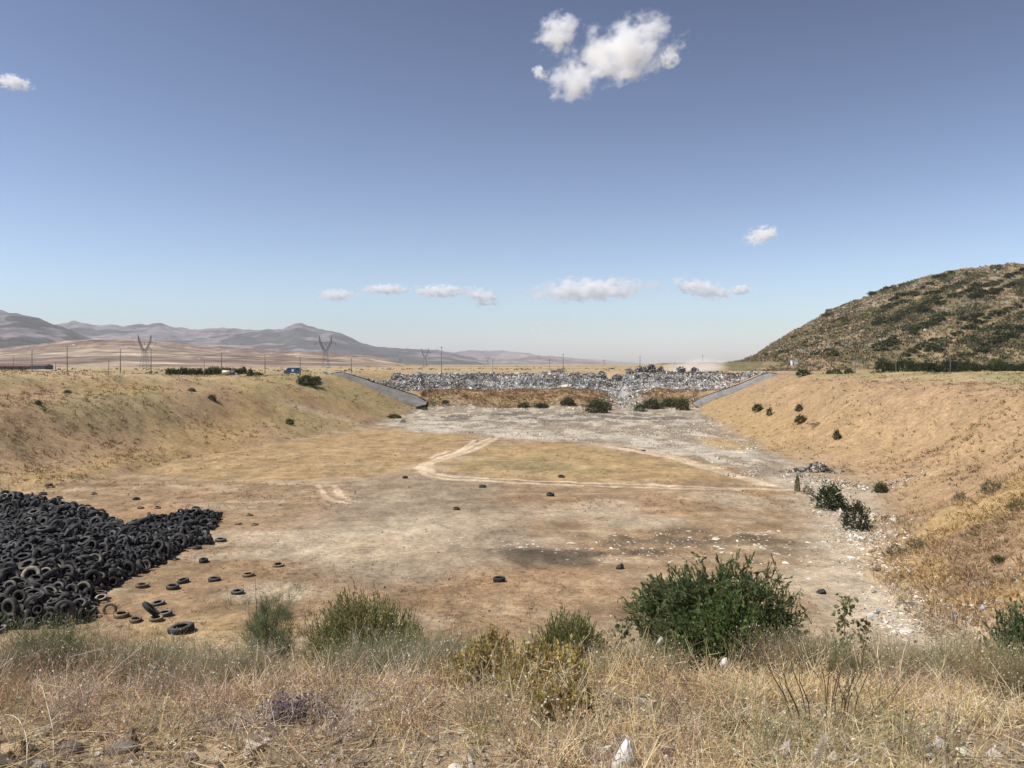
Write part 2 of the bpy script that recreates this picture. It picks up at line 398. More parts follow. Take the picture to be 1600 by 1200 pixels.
    for i, (pts, hw) in enumerate([([(778, 683), (740, 704), (700, 716), (672, 724), (664, 731), (676, 739), (720, 746), (850, 752), (1000, 757), (1150, 763), (1280, 766)], .55),
                                   ([(766, 684), (722, 705), (686, 716), (664, 724), (652, 731), (664, 741), (700, 749), (850, 757), (1000, 761), (1150, 766)], .5),
                                   ([(742, 688), (712, 708), (680, 716)], .45), ([(700, 705), (670, 716)], .4),
                                   ([(497, 757), (504, 768), (510, 778), (522, 784), (545, 787)], .3), ([(521, 757), (528, 768), (533, 776), (546, 782), (562, 785)], .3),
                                   ([(950, 698), (1000, 706), (1060, 718), (1120, 735), (1200, 758)], 1.0), ([(980, 697), (1050, 712), (1130, 733)], .4),
                                   ([(560, 785), (800, 775), (1000, 770), (1160, 768)], .3), ([(360, 800), (470, 790), (560, 768), (650, 742)], .35)]):
        c = mix(c, TRACK * 1.06, (.28 if i >= 8 else 1.0) * line(x, y, pts, hw, .5, i))
    c = c * (1 + (fbm(x / .8, y / 1.6, 4, 260) - .5) * .65 + (fbm(x / 2.6, y / 5.5, 4, 261) - .5) * .45)[..., None]
    # litter-strewn toe of the right bank
    c = mix(c, mix(DUSTY, (.45, .39, .30), n2), .85 * line(x, y, toe, 4.2, 3.5, 40))
    c = mix(c, PALE, .5 * poly(x, y, [(1230, 705), (1260, 745), (1440, 772), (1440, 760), (1300, 735)], .8, 2, 41))
    # ---- banks
    ln = fbm(x / 9, y / 26, 4, 220)
    right = mix(PINK, GOLD, .28 * sstep(.50, .66, ln)); right = mix(right, SOIL * .9, .5 * sstep(.52, .7, n2))
    right = mix(right, GOLD, .6 * sstep(170, 110, y) * 0 + .55 * (1 - sstep(6, 14, sd)) * sstep(95, 140, y))
    right = mix(right, mix(SOIL * 1.15, GOLD * 1.05, sstep(.40, .58, n2)), (1 - sstep(58, 66, y)) * .9)
    right = mix(right, RUST, (1 - sstep(60, 66, y)) * .2 * sstep(.52, .66, n1))
    left = mix(SOIL * 1.16, GOLD * 1.0, .8 * sstep(.44, .62, ln)); left = mix(left, OLIVE * 1.25, .5 * sstep(.46, .62, fbm(x / 8, y / 12, 4, 222)) * sstep(6, 14, sd))
    left = mix(left, GREY * 1.0, .6 * sstep(.45, .62, fbm(x / 11, y / 20, 3, 223)) * (1 - sstep(6, 12, sd)) * (1 - sstep(95, 120, y)))
    left = mix(left, GOLD * 1.05, .55 * sstep(125, 150, y) * sstep(.35, .6, n1)); left = mix(left, OLIVE, .5 * sstep(.5, .62, n1) * sstep(110, 150, y))
    b = np.where((x > 0)[..., None], right, left)
    c = mix(c, b, sstep(-1.2, 2.2, sd + (n2 - .5) * 4))
    # path cut on the left bank
    P = [hit(440, 628)[:2], hit(480, 641)[:2], hit(530, 652)[:2], hit(600, 668)[:2]]
    pd = seg_dist(x, y, P) + (n3 - .5) * 1.2
    c = mix(c, PALE, .8 * (1 - sstep(.7, 1.7, pd)))
    # ---- plain
    pl = mix(STRAW, OLIVE * 1.1, .65 * sstep(.46, .62, fbm(x / 24, y / 9, 4, 230))); pl = mix(pl, PALE * 1.05, .5 * sstep(.55, .7, fbm(x / 60, y / 18, 3, 231)))
    rt = mix(OLIVE * 1.3, STRAW * .9, sstep(.42, .62, fbm(x / 14, y / 10, 4, 233)))
    pl = np.where((x > 40)[..., None], rt, pl)
    lf = sstep(-60, -90, x) * 0 + (x < -40) * 1.0
    pl = mix(pl, OLIVE * 1.25, .45 * lf * sstep(.45, .6, fbm(x / 30, y / 40, 3, 234)))
    c = mix(c, pl, sstep(-3.6, -2.2, z + (n2 - .5) * 1.2) * sstep(17, 23, sd + 0 * x) * sstep(60, 75, y))
    # ---- dam and tip
    dm = sstep(224, 229, y + (n2 - .5) * 6) * (sd < 3)
    gap = np.exp(-((x - 33) / 5.0) ** 2)
    c = mix(c, mix((.25, .15, .085), (.31, .215, .115), sstep(.42, .58, n3)), dm); c = mix(c, OLIVE * .8, dm * .8 * sstep(.45, .55, n2) * (1 - sstep(232, 240, y)))
    c = mix(c, GRAVEL, dm * gap)
    tp = sstep(249, 255, y + (n2 - .5) * 8) * (sd < 14)
    c = mix(c, mix((.10, .095, .09), (.32, .31, .30), sstep(.35, .65, n3)), tp)
    top = sstep(271, 277, y + (n2 - .5) * 10) * (np.abs(x - 10) < 90 + 0 * y)
    c = mix(c, mix(STRAW * .9, PALE * .95, n1), top * (x > -45) * (x < 95))
    # ---- far fields
    f = sstep(300, 420, y)
    st = fbm(x / 260, y / 90, 4, 240); fl = mix(STRAW * 1.0, PALE * 1.05, sstep(.45, .6, st)); fl = mix(fl, OLIVE * 1.2, .7 * sstep(.52, .62, fbm(x / 300, y / 70, 4, 242)))
    fl = mix(fl, SOIL * .8, .5 * sstep(.54, .64, fbm(x / 400, y / 150, 3, 243)))
    c = mix(c, fl, f)
    # ---- near shelf
    nr = 1 - sstep(9, 20, y)
    nc = mix((.26, .19, .125), (.36, .27, .17), n3); nc = mix(nc, (.17, .145, .115), .7 * sstep(.5, .65, fbm(x / .5, y / .5, 3, 250)))
    c = mix(c, nc, nr)
    return c
ty = np.concatenate([np.linspace(-6, 12, 150), np.linspace(12.2, 30, 50), 1 / np.linspace(1 / 30.3, 1 / 262, 400), np.linspace(262.6, 300, 60), np.geomspace(302, 17000, 90)])
tx = np.concatenate([np.linspace(-1.5, -.66, 60), np.linspace(-.655, .655, 780), np.linspace(.66, 1.5, 60)])
X = tx[None, :] * (ty[:, None] + 9); Y = np.repeat(ty[:, None], len(tx), 1)
Z = zfun(X, Y)
col = ground_col(X, Y, Z)
a = np.arange(len(ty) * len(tx)).reshape(len(ty), len(tx))
g = Geo(); g.add(np.stack([X, Y, Z], -1), np.stack([a[:-1, :-1], a[:-1, 1:], a[1:, 1:], a[1:, :-1]], -1).reshape(-1, 4), col.reshape(-1, 3))
tag(g.build('ground', M_GROUND, smooth=True), kind='structure')

# ------------------------------------------------------------------ hills and mountains
class Relief:
    def __init__(s, name, prof, df, dr, db, base, colfn, mat, cols=260, rows=90, nsc=None, namp=.5, seed=0, power=1.0, ext=0):
        px = np.linspace(prof[0][0], prof[-1][0], cols); py = np.interp(px, [p[0] for p in prof], [p[1] for p in prof])
        t = (px - 800) / F; E = (HY - py) / F
        d = np.concatenate([np.linspace(df, dr, int(rows * .72)), np.linspace(dr, db, int(rows * .28) + 1)[1:]])
        x = t[None] * d[:, None]; y = np.repeat(d[:, None], cols, 1)
        u = np.where(y < dr, (y - df) / (dr - df), 1 - .9 * (y - dr) / (db - dr))
        nsc = nsc or (dr - df) / 2.5
        rd = ridged(x / nsc, y / nsc, 5, 300 + seed)
        sh = np.clip(u, 0, 1) ** power * (1 + namp * (rd - .62) * np.clip(u * (1.15 - .6 * u) * 2, 0, 1))
        z = base + (E[None] * dr - base) * sh
        for _ in range(3):
            k = np.clip((E * dr - base) / np.maximum(np.max(z / y, 0) * dr - base, 1), .6, 1.6)
            ker = np.hanning(9); ker /= ker.sum()
            k = np.convolve(np.pad(k, 4, mode='edge'), ker, 'valid')
            z = base + (z - base) * k[None]
        z = z + (fbm(x / (nsc * .06), y / (nsc * .06), 3, 350 + seed) - .5) * .012 * (dr - df) * np.clip(u, 0, 1)
        s.t, s.d, s.z = t, d, z
        i = np.arange(len(d) * cols).reshape(len(d), cols)
        g = Geo(); g.add(np.stack([x, y, z], -1), np.stack([i[:-1, :-1], i[:-1, 1:], i[1:, 1:], i[1:, :-1]], -1).reshape(-1, 4), colfn(x, y, z, u, rd).reshape(-1, 3))
        s.o = tag(g.build(name, mat, smooth=True), kind='structure')
    def height(s, x, y):
        x = np.asarray(x, float); y = np.asarray(y, float); t = x / y
        i = np.clip(np.searchsorted(s.t, t) - 1, 0, len(s.t) - 2); j = np.clip(np.searchsorted(s.d, y) - 1, 0, len(s.d) - 2)
        a = np.clip((t - s.t[i]) / (s.t[i + 1] - s.t[i]), 0, 1); b = np.clip((y - s.d[j]) / (s.d[j + 1] - s.d[j]), 0, 1)
        z = s.z
        return (z[j, i] * (1 - a) + z[j, i + 1] * a) * (1 - b) + (z[j + 1, i] * (1 - a) + z[j + 1, i + 1] * a) * b
SCRUB = np.array((.042, .047, .034)); ROCK = np.array((.19, .155, .13))
def mcol(scr, k0=.5, sc=900, rock=ROCK):
    def f(x, y, z, u, rd):
        n = fbm(x / sc, y / sc, 5, 400 + int(k0 * 100)); n2 = fbm(x / sc * 5, y / sc * 3, 5, 410)
        c = mix(rock, rock * 1.35, sstep(.4, .7, n2)); return mix(c, SCRUB, scr * sstep(k0 - .03, k0 + .03, n + (n2 - .5) * .6 + .10 * (.5 - np.clip(u, 0, 1))))
    return f
def bluff(x, y, z, u, rd):
    n = fbm(x / 500, y / 160, 4, 420); n2 = fbm(x / 90, y / 60, 4, 421)
    c = mix((.235, .175, .125), (.175, .125, .095), sstep(.4, .65, n)); c = mix(c, (.38, .31, .22), .8 * sstep(.56, .64, fbm(x / 420, y / 70, 4, 422)) * (1 - sstep(.4, .8, u)))
    return mix(c, (.11, .10, .075), .55 * sstep(.62, .7, n2))
Relief('mountains', [(-1100, 572), (-900, 520), (-620, 478), (-430, 490), (-260, 470), (-120, 478), (0, 485), (30, 489), (60, 497), (100, 512), (140, 528), (190, 541), (260, 558), (330, 575)], 3000, 5200, 7000, -8, mcol(.95, .33, 620, np.array((.145, .13, .125))), M_MOUNT, 460, namp=.5, seed=1, nsc=1500)
Relief('mountains', [(-900, 572), (-600, 530), (-200, 520), (60, 512), (100, 505), (118, 501.5), (150, 507), (200, 509), (230, 506), (250, 505), (275, 512), (300, 515), (350, 513), (400, 515), (440, 514), (452, 510), (462, 506.5), (472, 507), (482, 511), (520, 517), (540, 525), (560, 534), (585, 541), (625, 544), (650, 546), (690, 548), (710, 553), (740, 560), (780, 572)], 5200, 9000, 12000, -8, mcol(.9, .47, 1000, np.array((.145, .13, .122))), M_MOUNT, 560, 110, namp=.55, seed=2, nsc=2200)
Relief('mountains', [(660, 572), (690, 553), (730, 548), (780, 547.5), (810, 550), (840, 555), (880, 559), (930, 562), (990, 567), (1060, 575)], 10500, 13500, 15500, -8, mcol(.7, .45, 1500), M_MOUNT, 160, 60, namp=.35, seed=3)
Relief('mountains', [(740, 572), (800, 560), (830, 556.5), (860, 556), (890, 559), (940, 566), (980, 574)], 8200, 9600, 11000, -8, mcol(.7, .45, 1200), M_MOUNT, 120, 50, namp=.35, seed=4)
Relief('hills', [(-1100, 575), (-800, 556), (-500, 550), (-260, 548), (-60, 546), (0, 545), (60, 540), (100, 534.5), (150, 531.5), (200, 531), (250, 534.5), (330, 541), (400, 547), (450, 551), (500, 553), (570, 556), (590, 561), (640, 571), (700, 576)], 900, 2700, 3600, -6, bluff, M_MOUNT, 520, 120, namp=.35, seed=5, nsc=700, power=.9)
def hillcol(x, y, z, u, rd):
    n = fbm(x / 26 + z / 30, y / 60, 4, 430); n2 = fbm(x / 7, y / 9, 4, 431)
    c = mix((.24, .17, .105), (.31, .22, .125), n2); c = mix(c, (.20, .175, .14), .75 * sstep(.5, .62, fbm(x / 16, y / 18, 4, 432)) * sstep(.3, .6, u))
    return mix(c, (.115, .11, .05), .7 * sstep(.42, .58, n + (n2 - .5) * .7 + (fbm(x / 2.5, y / 5, 3, 433) - .5) * .5))
HILL = Relief('hills', [(1118, 572), (1140, 568), (1160, 563), (1180, 556), (1206, 539), (1238, 518), (1262, 506), (1296, 486), (1352, 464.5), (1407, 443.5), (1454, 430), (1500, 421), (1529, 416.5), (1600, 411), (1750, 403), (1950, 400), (2250, 430), (2600, 520), (2750, 574)], 330, 640, 800, -5, hillcol, M_HILL, 640, 200, namp=.16, seed=6, nsc=120, power=.85)
LOW = Relief('hills', [(1000, 573), (1030, 567.5), (1080, 566), (1140, 566), (1200, 565), (1260, 566), (1300, 568)], 330, 380, 430, -6, hillcol, M_HILL, 120, 40, namp=.2, seed=7, nsc=40)

# ------------------------------------------------------------------ haze
g = Geo(); v, f = box(-700, 7300, -40, 26400, 20600, 540); g.add(v, f)
m, nt, out = nodes('haze_air'); vol = N(nt, 'ShaderNodeVolumePrincipled')
vol.inputs['Color'].default_value = (.87, .885, 1, 1); vol.inputs['Density'].default_value = 4.6e-5; vol.inputs['Anisotropy'].default_value = .1
nt.links.new(vol.outputs[0], out.inputs['Volume'])
tag(g.build('haze', m), kind='stuff')
# ------------------------------------------------------------------ tyres
HEAP = [(-20.1, 39), (-21.6, 44), (-21.5, 50), (-21.3, 57), (-22.6, 63.0), (-23.6, 66.5), (-26.5, 65), (-28.5, 61), (-31, 64), (-36, 68), (-43, 70), (-52, 70), (-60, 58), (-52, 42), (-40, 36), (-27, 36.5)]
def heap_h(x, y):
    sd = -sdist(x, y, HEAP) + (fbm(x / 3, y / 3, 3, 501) - .5) * 1.6
    top = 1.35 + (fbm(x / 5, y / 5, 3, 500) - .5) * 1.2 - .3 * sstep(-28, -22, x) - .75 * sstep(-34, -27, x) * sstep(53, 60, y)
    return smin(np.maximum(sd, -1) * .62, top, .8)
def heap_z(x, y): return zfun(x, y, False) + np.maximum(heap_h(x, y), 0)
PROFILE = [(.60, -.22), (.66, -.29), (.80, -.325), (.93, -.29), (.985, -.22), (1.0, 0), (.985, .22), (.93, .29), (.80, .325), (.66, .29), (.60, .22), (.63, .15), (.90, .18), (.92, 0), (.90, -.18), (.63, -.15)]
BEAD = {0, 1, 9, 10}; SIDE = {2, 3, 7, 8}
def tyre_mesh(r, wid, rim=.6, segs=26, lugs=0, side=(.040, .038, .036), tread=(.022, .022, .022), bead=(.05, .046, .042), prof=PROFILE):
    k = wid / .65; P = [((rim + (a - .6) / .4 * (1 - rim)) * r, b * k * r) for a, b in prof]
    n = len(P); a = np.arange(segs) / segs * 2 * math.pi
    v = np.zeros((segs, n, 3)); c = np.zeros((segs, n, 3))
    for j, (pr, pz) in enumerate(P):
        rr = np.full(segs, pr)
        if lugs and 4 <= j <= 6: rr = rr * np.where(np.arange(segs) % 2 == 0, 1.05, .955)
        v[:, j, 0] = rr * np.cos(a); v[:, j, 1] = rr * np.sin(a); v[:, j, 2] = pz
        c[:, j] = bead if j in BEAD else side if j in SIDE else tread
    f = []
    for i in range(segs):
        for j in range(n):
            i2, j2 = (i + 1) % segs, (j + 1) % n
            f.append((i * n + j, i2 * n + j, i2 * n + j2, i * n + j2))
    return v.reshape(-1, 3), np.array(f), c.reshape(-1, 3)
M_TYRE = surf_mat('tyre_rubber', .75, .35, ((2.2, .55, 1.7), (9, .8, 1.3)), obj_var=.5)
M_TYRE2 = surf_mat('tyre_rubber_far', .78, .3, ((1.6, .6, 1.6),))
def tyre_proto(name, *a, **k):
    g = Geo(); g.add(*tyre_mesh(*a, **k)); o = g.build(name, M_TYRE, smooth=True); return o
DUST = dict(side=(.085, .075, .064), bead=(.13, .115, .095), tread=(.03, .029, .028))
PALE_T = dict(side=(.20, .17, .13), bead=(.16, .14, .115), tread=(.04, .037, .033))
PROTO = {'car': ((.33, .62, .60), {}), 'wide': ((.33, .78, .62), {}), 'dusty': ((.34, .62, .58), DUST), 'truck': ((.52, .58, .56), dict(lugs=1, segs=48, side=(.05, .046, .042))), 'pale': ((.36, .55, .60), PALE_T), 'bigpale': ((.52, .50, .56), PALE_T), 'earthy': ((.33, .62, .60), dict(side=(.13, .095, .06), bead=(.15, .11, .07), tread=(.09, .068, .045)))}
_P = {}
def tyre(kind, loc, axis, label, group=None, scale=1.0, roll=None):
    if kind not in _P:
        o = tyre_proto('tyre', *PROTO[kind][0], **PROTO[kind][1]); _P[kind] = o
    else:
        o = _P[kind].copy(); C.objects.link(o)
    q = Vector(axis).normalized().to_track_quat('Z', 'Y').to_matrix() @ Matrix.Rotation(random.uniform(0, 6.28) if roll is None else roll, 3, 'Z')
    o.rotation_euler = q.to_euler(); o.location = loc; o.scale = (scale, scale * random.uniform(.84, 1), scale * random.uniform(.8, 1.15))
    for k in ('label', 'category', 'group'):
        if k in o: del o[k]
    return tag(o, label, 'tyre', group)
# the heap: every visible tyre gets a place on the surface of the mound
rg = np.random.default_rng(21)
sp = .43
gx, gy = np.meshgrid(np.arange(-60, -17, sp), np.arange(34, 72, sp))
gx = (gx + rg.uniform(-.45, .45, gx.shape) * sp).ravel(); gy = (gy + rg.uniform(-.45, .45, gy.shape) * sp).ravel()
k = (heap_h(gx, gy) > .05) & (gx / gy > -.98); gx, gy = gx[k], gy[k]
gz = heap_z(gx, gy)
e = .5
nx = -(heap_z(gx + e, gy) - heap_z(gx - e, gy)) / (2 * e); ny = -(heap_z(gx, gy + e) - heap_z(gx, gy - e)) / (2 * e)
nrm = norm(np.stack([nx, ny, np.ones_like(nx)], -1))
n = len(gx)
mode = rg.random(n)
rv = norm(rg.normal(size=(n, 3)))
ax = np.where((mode < .50)[:, None], norm(nrm + rv * .55), np.where((mode < .82)[:, None], norm(rv * np.array([1, 1, .3]) + np.array([.1, -.35, .15])), rv))
rad = .88 * rg.choice([.27, .31, .34, .38, .52], n, p=[.24, .32, .26, .12, .06])
lift = np.where(mode < .5, .12, .2) + rg.uniform(-.12, .14, n)
pos = np.stack([gx, gy, gz + lift * rad / .33], -1)
SPECIAL = [  # seen in the photograph with a look of their own: pixel, kind, scale, axis, label
    (53, 906, 'bigpale', .98, (.05, -.95, .35), 'largest pale dusty tyre standing up and facing out at the near left of the heap'),
    (134, 925, 'pale', 1.08, (.15, -.9, .4), 'pale ringed tyre facing out low on the right flank of the heap'),
    (75, 903, 'pale', .85, (.25, -.8, .6), 'smaller pale rimmed tyre just right of the largest pale tyre'),
    (282, 851, 'truck', 1.0, (.1, -.95, .2), 'big black truck tyre standing upright on the right spur of the heap'),
    (154, 821, 'truck', 1.0, (-.1, -.95, .25), 'big black truck tyre standing upright high on the middle of the heap'),
    (131, 801, 'pale', 1.05, (.5, -.6, .6), 'pale tyre leaning on the top edge of the heap'),
    (178, 815, 'pale', 1.1, (.1, -.3, 1), 'pale tyre lying nearly flat near the top of the heap'),
    (151, 880, 'pale', 1.05, (.5, -.6, .75), 'greyish pale tyre tilted on the right slope of the heap'),
    (161, 940, 'pale', .85, (.1, -.35, 1), 'small pale tyre lying flat at the lower right foot of the heap'),
    (35, 938, 'dusty', 1.0, (.2, -.95, .3), 'dusty round tyre facing out near the left foot of the heap'),
    (20, 925, 'dusty', .95, (.1, -.9, .4), 'dusty tyre facing out at the left end of the heap foot'),
    (95, 924, 'dusty', .95, (0, -.85, .5), 'dusty tyre facing out between the two pale ringed tyres'),
    (116, 929, 'dusty', 1.0, (.1, -.95, .2), 'dusty upright tyre just left of the pale ringed tyre'),
    (40, 876, 'truck', .8, (0, -.25, 1), 'wide tyre lying flat with its pale upper rim showing at the left of the heap'),
    (108, 900, 'truck', .95, (-.1, -.75, .6), 'large black tyre tilted back in the middle of the heap foot'),
    (146, 912, 'truck', .95, (.75, -.5, .35), 'large tyre with brown sidewall leaning right behind the pale ringed tyre'),
    (160, 806, 'truck', .75, (.2, -.9, .1), 'tyre standing upright on the skyline at the right end of the heap top'),
    (117, 793, 'car', 1.05, (0, -.95, .2), 'tyre standing upright on the skyline in the middle of the heap top'),
    (20, 782, 'truck', .8, (-.2, -.85, .4), 'tyre standing upright on the skyline at the left end of the heap top'),
    (164, 862, 'dusty', 1.0, (.05, -.95, .25), 'dusty tyre facing out in the middle of the right flank of the heap'),
    (227, 848, 'dusty', 1.0, (.1, -.85, .5), 'dusty tyre facing out on the upper part of the right spur'),
    (230, 888, 'dusty', 1.0, (.5, -.8, .3), 'dusty tyre leaning at the front edge of the right spur'),
    (128, 949, 'dusty', 1.0, (.1, -.6, .75), 'dusty tyre tilted at the very foot of the heap'),
    (105, 962, 'truck', .85, (.6, -.75, .2), 'large tyre standing on edge at the near foot of the heap'),
    (175, 958, 'earthy', 1.0, (.3, -.9, .2), 'brown dusty tyre standing beside the foot of the heap'),
]
spc = []
for px, py, kd, sc, axs, lab in SPECIAL:
    x, y, z = hit(px, py, heap_z)
    axs = np.array(axs) / np.linalg.norm(axs)
    p = np.array((x, y, z)) + np.array((0, -.22, .22))
    spc.append(p); tyre(kd, p, axs, lab, 'tyres with a look of their own in the heap', sc)
spc = np.array(spc)
dd = np.min(np.linalg.norm(pos[:, None] - spc[None], axis=2), 1)
keep = dd > .42
pos, ax, rad = pos[keep], ax[keep], rad[keep]; n = len(pos)
inframe = (pos[:, 0] / pos[:, 1] > -.625)
order = np.argsort(np.where(inframe, pos[:, 1] / rad * .33, 1e9))[:270]
ind = np.zeros(n, bool); ind[order] = True
for i in np.nonzero(ind)[0]:
    kd = 'truck' if rad[i] > .45 else rg.choice(['car', 'wide', 'dusty'], p=[.5, .25, .25])
    base = .52 if kd == 'truck' else .33
    tyre(str(kd), pos[i], ax[i], 'worn black tyre among the many piled in the near part of the heap', 'worn black tyres of the heap', float(rad[i] / base))
def tyre_mass(g, pos, ax, rad, segs, prof, cols):
    bv, bf, bc = tyre_mesh(1, .64, .6, segs, prof=prof)
    a = norm(ax); t = norm(np.cross(a, rg.normal(size=a.shape))); b = np.cross(a, t)
    M = np.stack([t, b, a], -1)
    v = np.einsum('nij,kj->nki', M, bv) * rad[:, None, None] + pos[:, None]
    f = (bf[None] + (np.arange(len(pos)) * len(bv))[:, None, None]).reshape(-1, 4)
    c = bc[None] * cols[:, None, None]
    side = np.zeros(len(prof)); side[[0, 1, 2, -3, -4]] = 1
    g.add(v.reshape(-1, 3), f, c.reshape(-1, 3))
LOWP = [(.60, -.22), (.68, -.31), (.93, -.30), (1.0, -.1), (1.0, .1), (.93, .30), (.68, .31), (.60, .22), (.9, .15), (.9, -.15)]
g = Geo()
rest = ~ind
tyre_mass(g, pos[rest], ax[rest], rad[rest], 16, LOWP, rg.choice([.8, 1, 1.3, 2.6], rest.sum(), p=[.32, .32, .24, .12]))
m2 = n
ux = gx[rg.integers(0, len(gx), m2)] + rg.normal(0, .2, m2); uy = gy[rg.integers(0, len(gx), m2)] * 0
idx = rg.permutation(len(gx))[:m2]
ux, uy = gx[idx] + rg.normal(0, .15, len(idx)), gy[idx] + rg.normal(0, .15, len(idx))
up = np.stack([ux, uy, heap_z(ux, uy) - .16], -1)
tyre_mass(g, up, norm(rg.normal(size=(len(idx), 3)) + np.array([0, 0, .6])), np.full(len(idx), .33), 12, LOWP, np.ones(len(idx)))
cx, cy = np.meshgrid(np.linspace(-64, -18, 130), np.linspace(35, 72, 110)); hz = heap_h(cx, cy)
cz = zfun(cx, cy, False) + np.where((hz > .4) & (cx / cy > -.96), hz - .4, -1.0)
i = np.arange(cx.size).reshape(cx.shape)
g.add(np.stack([cx, cy, cz], -1), np.stack([i[:-1, :-1], i[:-1, 1:], i[1:, 1:], i[1:, :-1]], -1).reshape(-1, 4), (.015, .015, .015))
tag(g.build('tyre_mass', M_TYRE2, smooth=True), 'packed black tyres filling the rest of the heap', None, None, 'stuff')
LOOSE = [(633, 747.5, 'wide', .95, 'lone black tyre standing just below the bend of the wheel tracks'),
 (754, 762, 'car', 1.1, 'black tyre lying flat just below the curved track, left of the pair further right'),
 (877, 746, 'car', 1.1, 'black tyre lying flat on the edge of the grassy island above the track'),
 (860, 775, 'wide', 1.15, 'black tyre lying flat on pale ground between the track and the burnt patch'),
 (713, 796, 'earthy', .95, 'brown dusty tyre lying in the middle of the pit floor'),
 (780, 909, 'wide', 1.05, 'black tyre lying alone on brown soil below the left end of the burnt patch'),
 (435, 886, 'earthy', 1.1, 'brown dusty tyre lying above the feathery green shrub'),
 (388, 901, 'earthy', 1.05, 'dusty tyre half hidden behind the feathery shrub, upper of two'),
 (371, 927, 'dusty', 1.0, 'grey tyre half hidden left of the feathery shrub, lower of two'),
 (335, 908, 'car', 1.05, 'black tyre lying flat by a dry stalk, rightmost of a loose row of four'),
 (318, 879, 'wide', 1.0, 'black tyre lying flat off the right spur of the heap, by itself'),
 (286, 910, 'car', 1.1, 'black tyre with a hollow centre, upper of the middle two right of the heap'),
 (270, 920, 'car', 1.15, 'black tyre lying flat, lower of the middle two right of the heap'),
 (222, 918, 'earthy', 1.1, 'brown tyre lying flat closest to the right edge of the heap'),
 (308, 858, 'car', 1.0, 'black tyre lying flat just under the tip of the heap spur'),
 (345, 846, 'dusty', 1.15, 'grey tyre at the very end of the lower heap spur'),
 (390, 806, 'earthy', .85, 'brown tyre on the reddish patch right of the heap, upper of three'),
 (398, 821, 'earthy', .85, 'brown tyre on pale ground right of the heap, lower right of three'),
 (372, 820, 'earthy', .8, 'faded brown tyre right of the heap, lower left of three'),
 (306, 796, 'car', 1.05, 'black tyre lying just behind the thin right arm of the heap'),
 (213, 781, 'car', 1.0, 'black tyre lying behind the heap on the bare slope, right of two'),
 (147, 773, 'earthy', 1.0, 'brown tyre lying behind the heap on the bare slope, middle one'),
 (67, 773, 'car', 1.05, 'black tyre lying behind the left half of the heap'),
 (92, 779, 'earthy', 1.0, 'brown tyre lying close behind the top of the heap, upper of two'),
 (89, 784, 'dusty', 1.1, 'grey tyre lying close behind the top of the heap, lower of two'),
 (76, 760, 'earthy', 1.3, 'reddish brown tyre farthest up the slope behind the heap'),
 (220, 795, 'earthy', .9, 'brown tyre in orange grass behind the heap arm, left of two'),
 (246, 795, 'earthy', .95, 'brown tyre in orange grass behind the heap arm, right of two'),
 (283, 987, 'truck', 1.1, 'big lugged truck tyre lying flat in dry grass, nearest to the viewer'),
 (247, 946, 'dusty', 1.0, 'grey tyre lying on top of the small group right of the heap foot'),
 (258, 962, 'dusty', 1.05, 'grey tyre lying flat on the right of the small group by the heap foot'),
 (244, 971, 'earthy', 1.0, 'brown tyre sunk in grass under the small group by the heap foot'),
 (212, 973, 'earthy', 1.0, 'brown tyre sunk in grass at the foot of the heap, left of the small group'),
 (190, 964, 'earthy', 1.15, 'brown tyre lying flat just left of the leaning one by the heap foot'),
 (25, 978, 'earthy', 1.6, 'two tone grey tyre lying flat at the near left corner, below the heap'),
 (1006, 705, 'car', .9, 'small black tyre on the grey gravel beside the right hand road')]
for px, py, kd, sc, lab in LOOSE:
    x, y, z = hit(px, py)
    hw = PROTO[kd][0][0] * PROTO[kd][0][1] / .65 * .325 * sc
    tyre(kd, (x, y, z + hw - .02), (random.uniform(-.12, .12), random.uniform(-.16, .02), 1), lab, 'loose tyres on the pit floor', sc)
x, y, z = hit(236, 966)
tyre('truck', (x, y, z + .40), (.62, .30, .72), 'black truck tyre propped up on edge in the small group by the heap foot', 'loose tyres on the pit floor', .92)

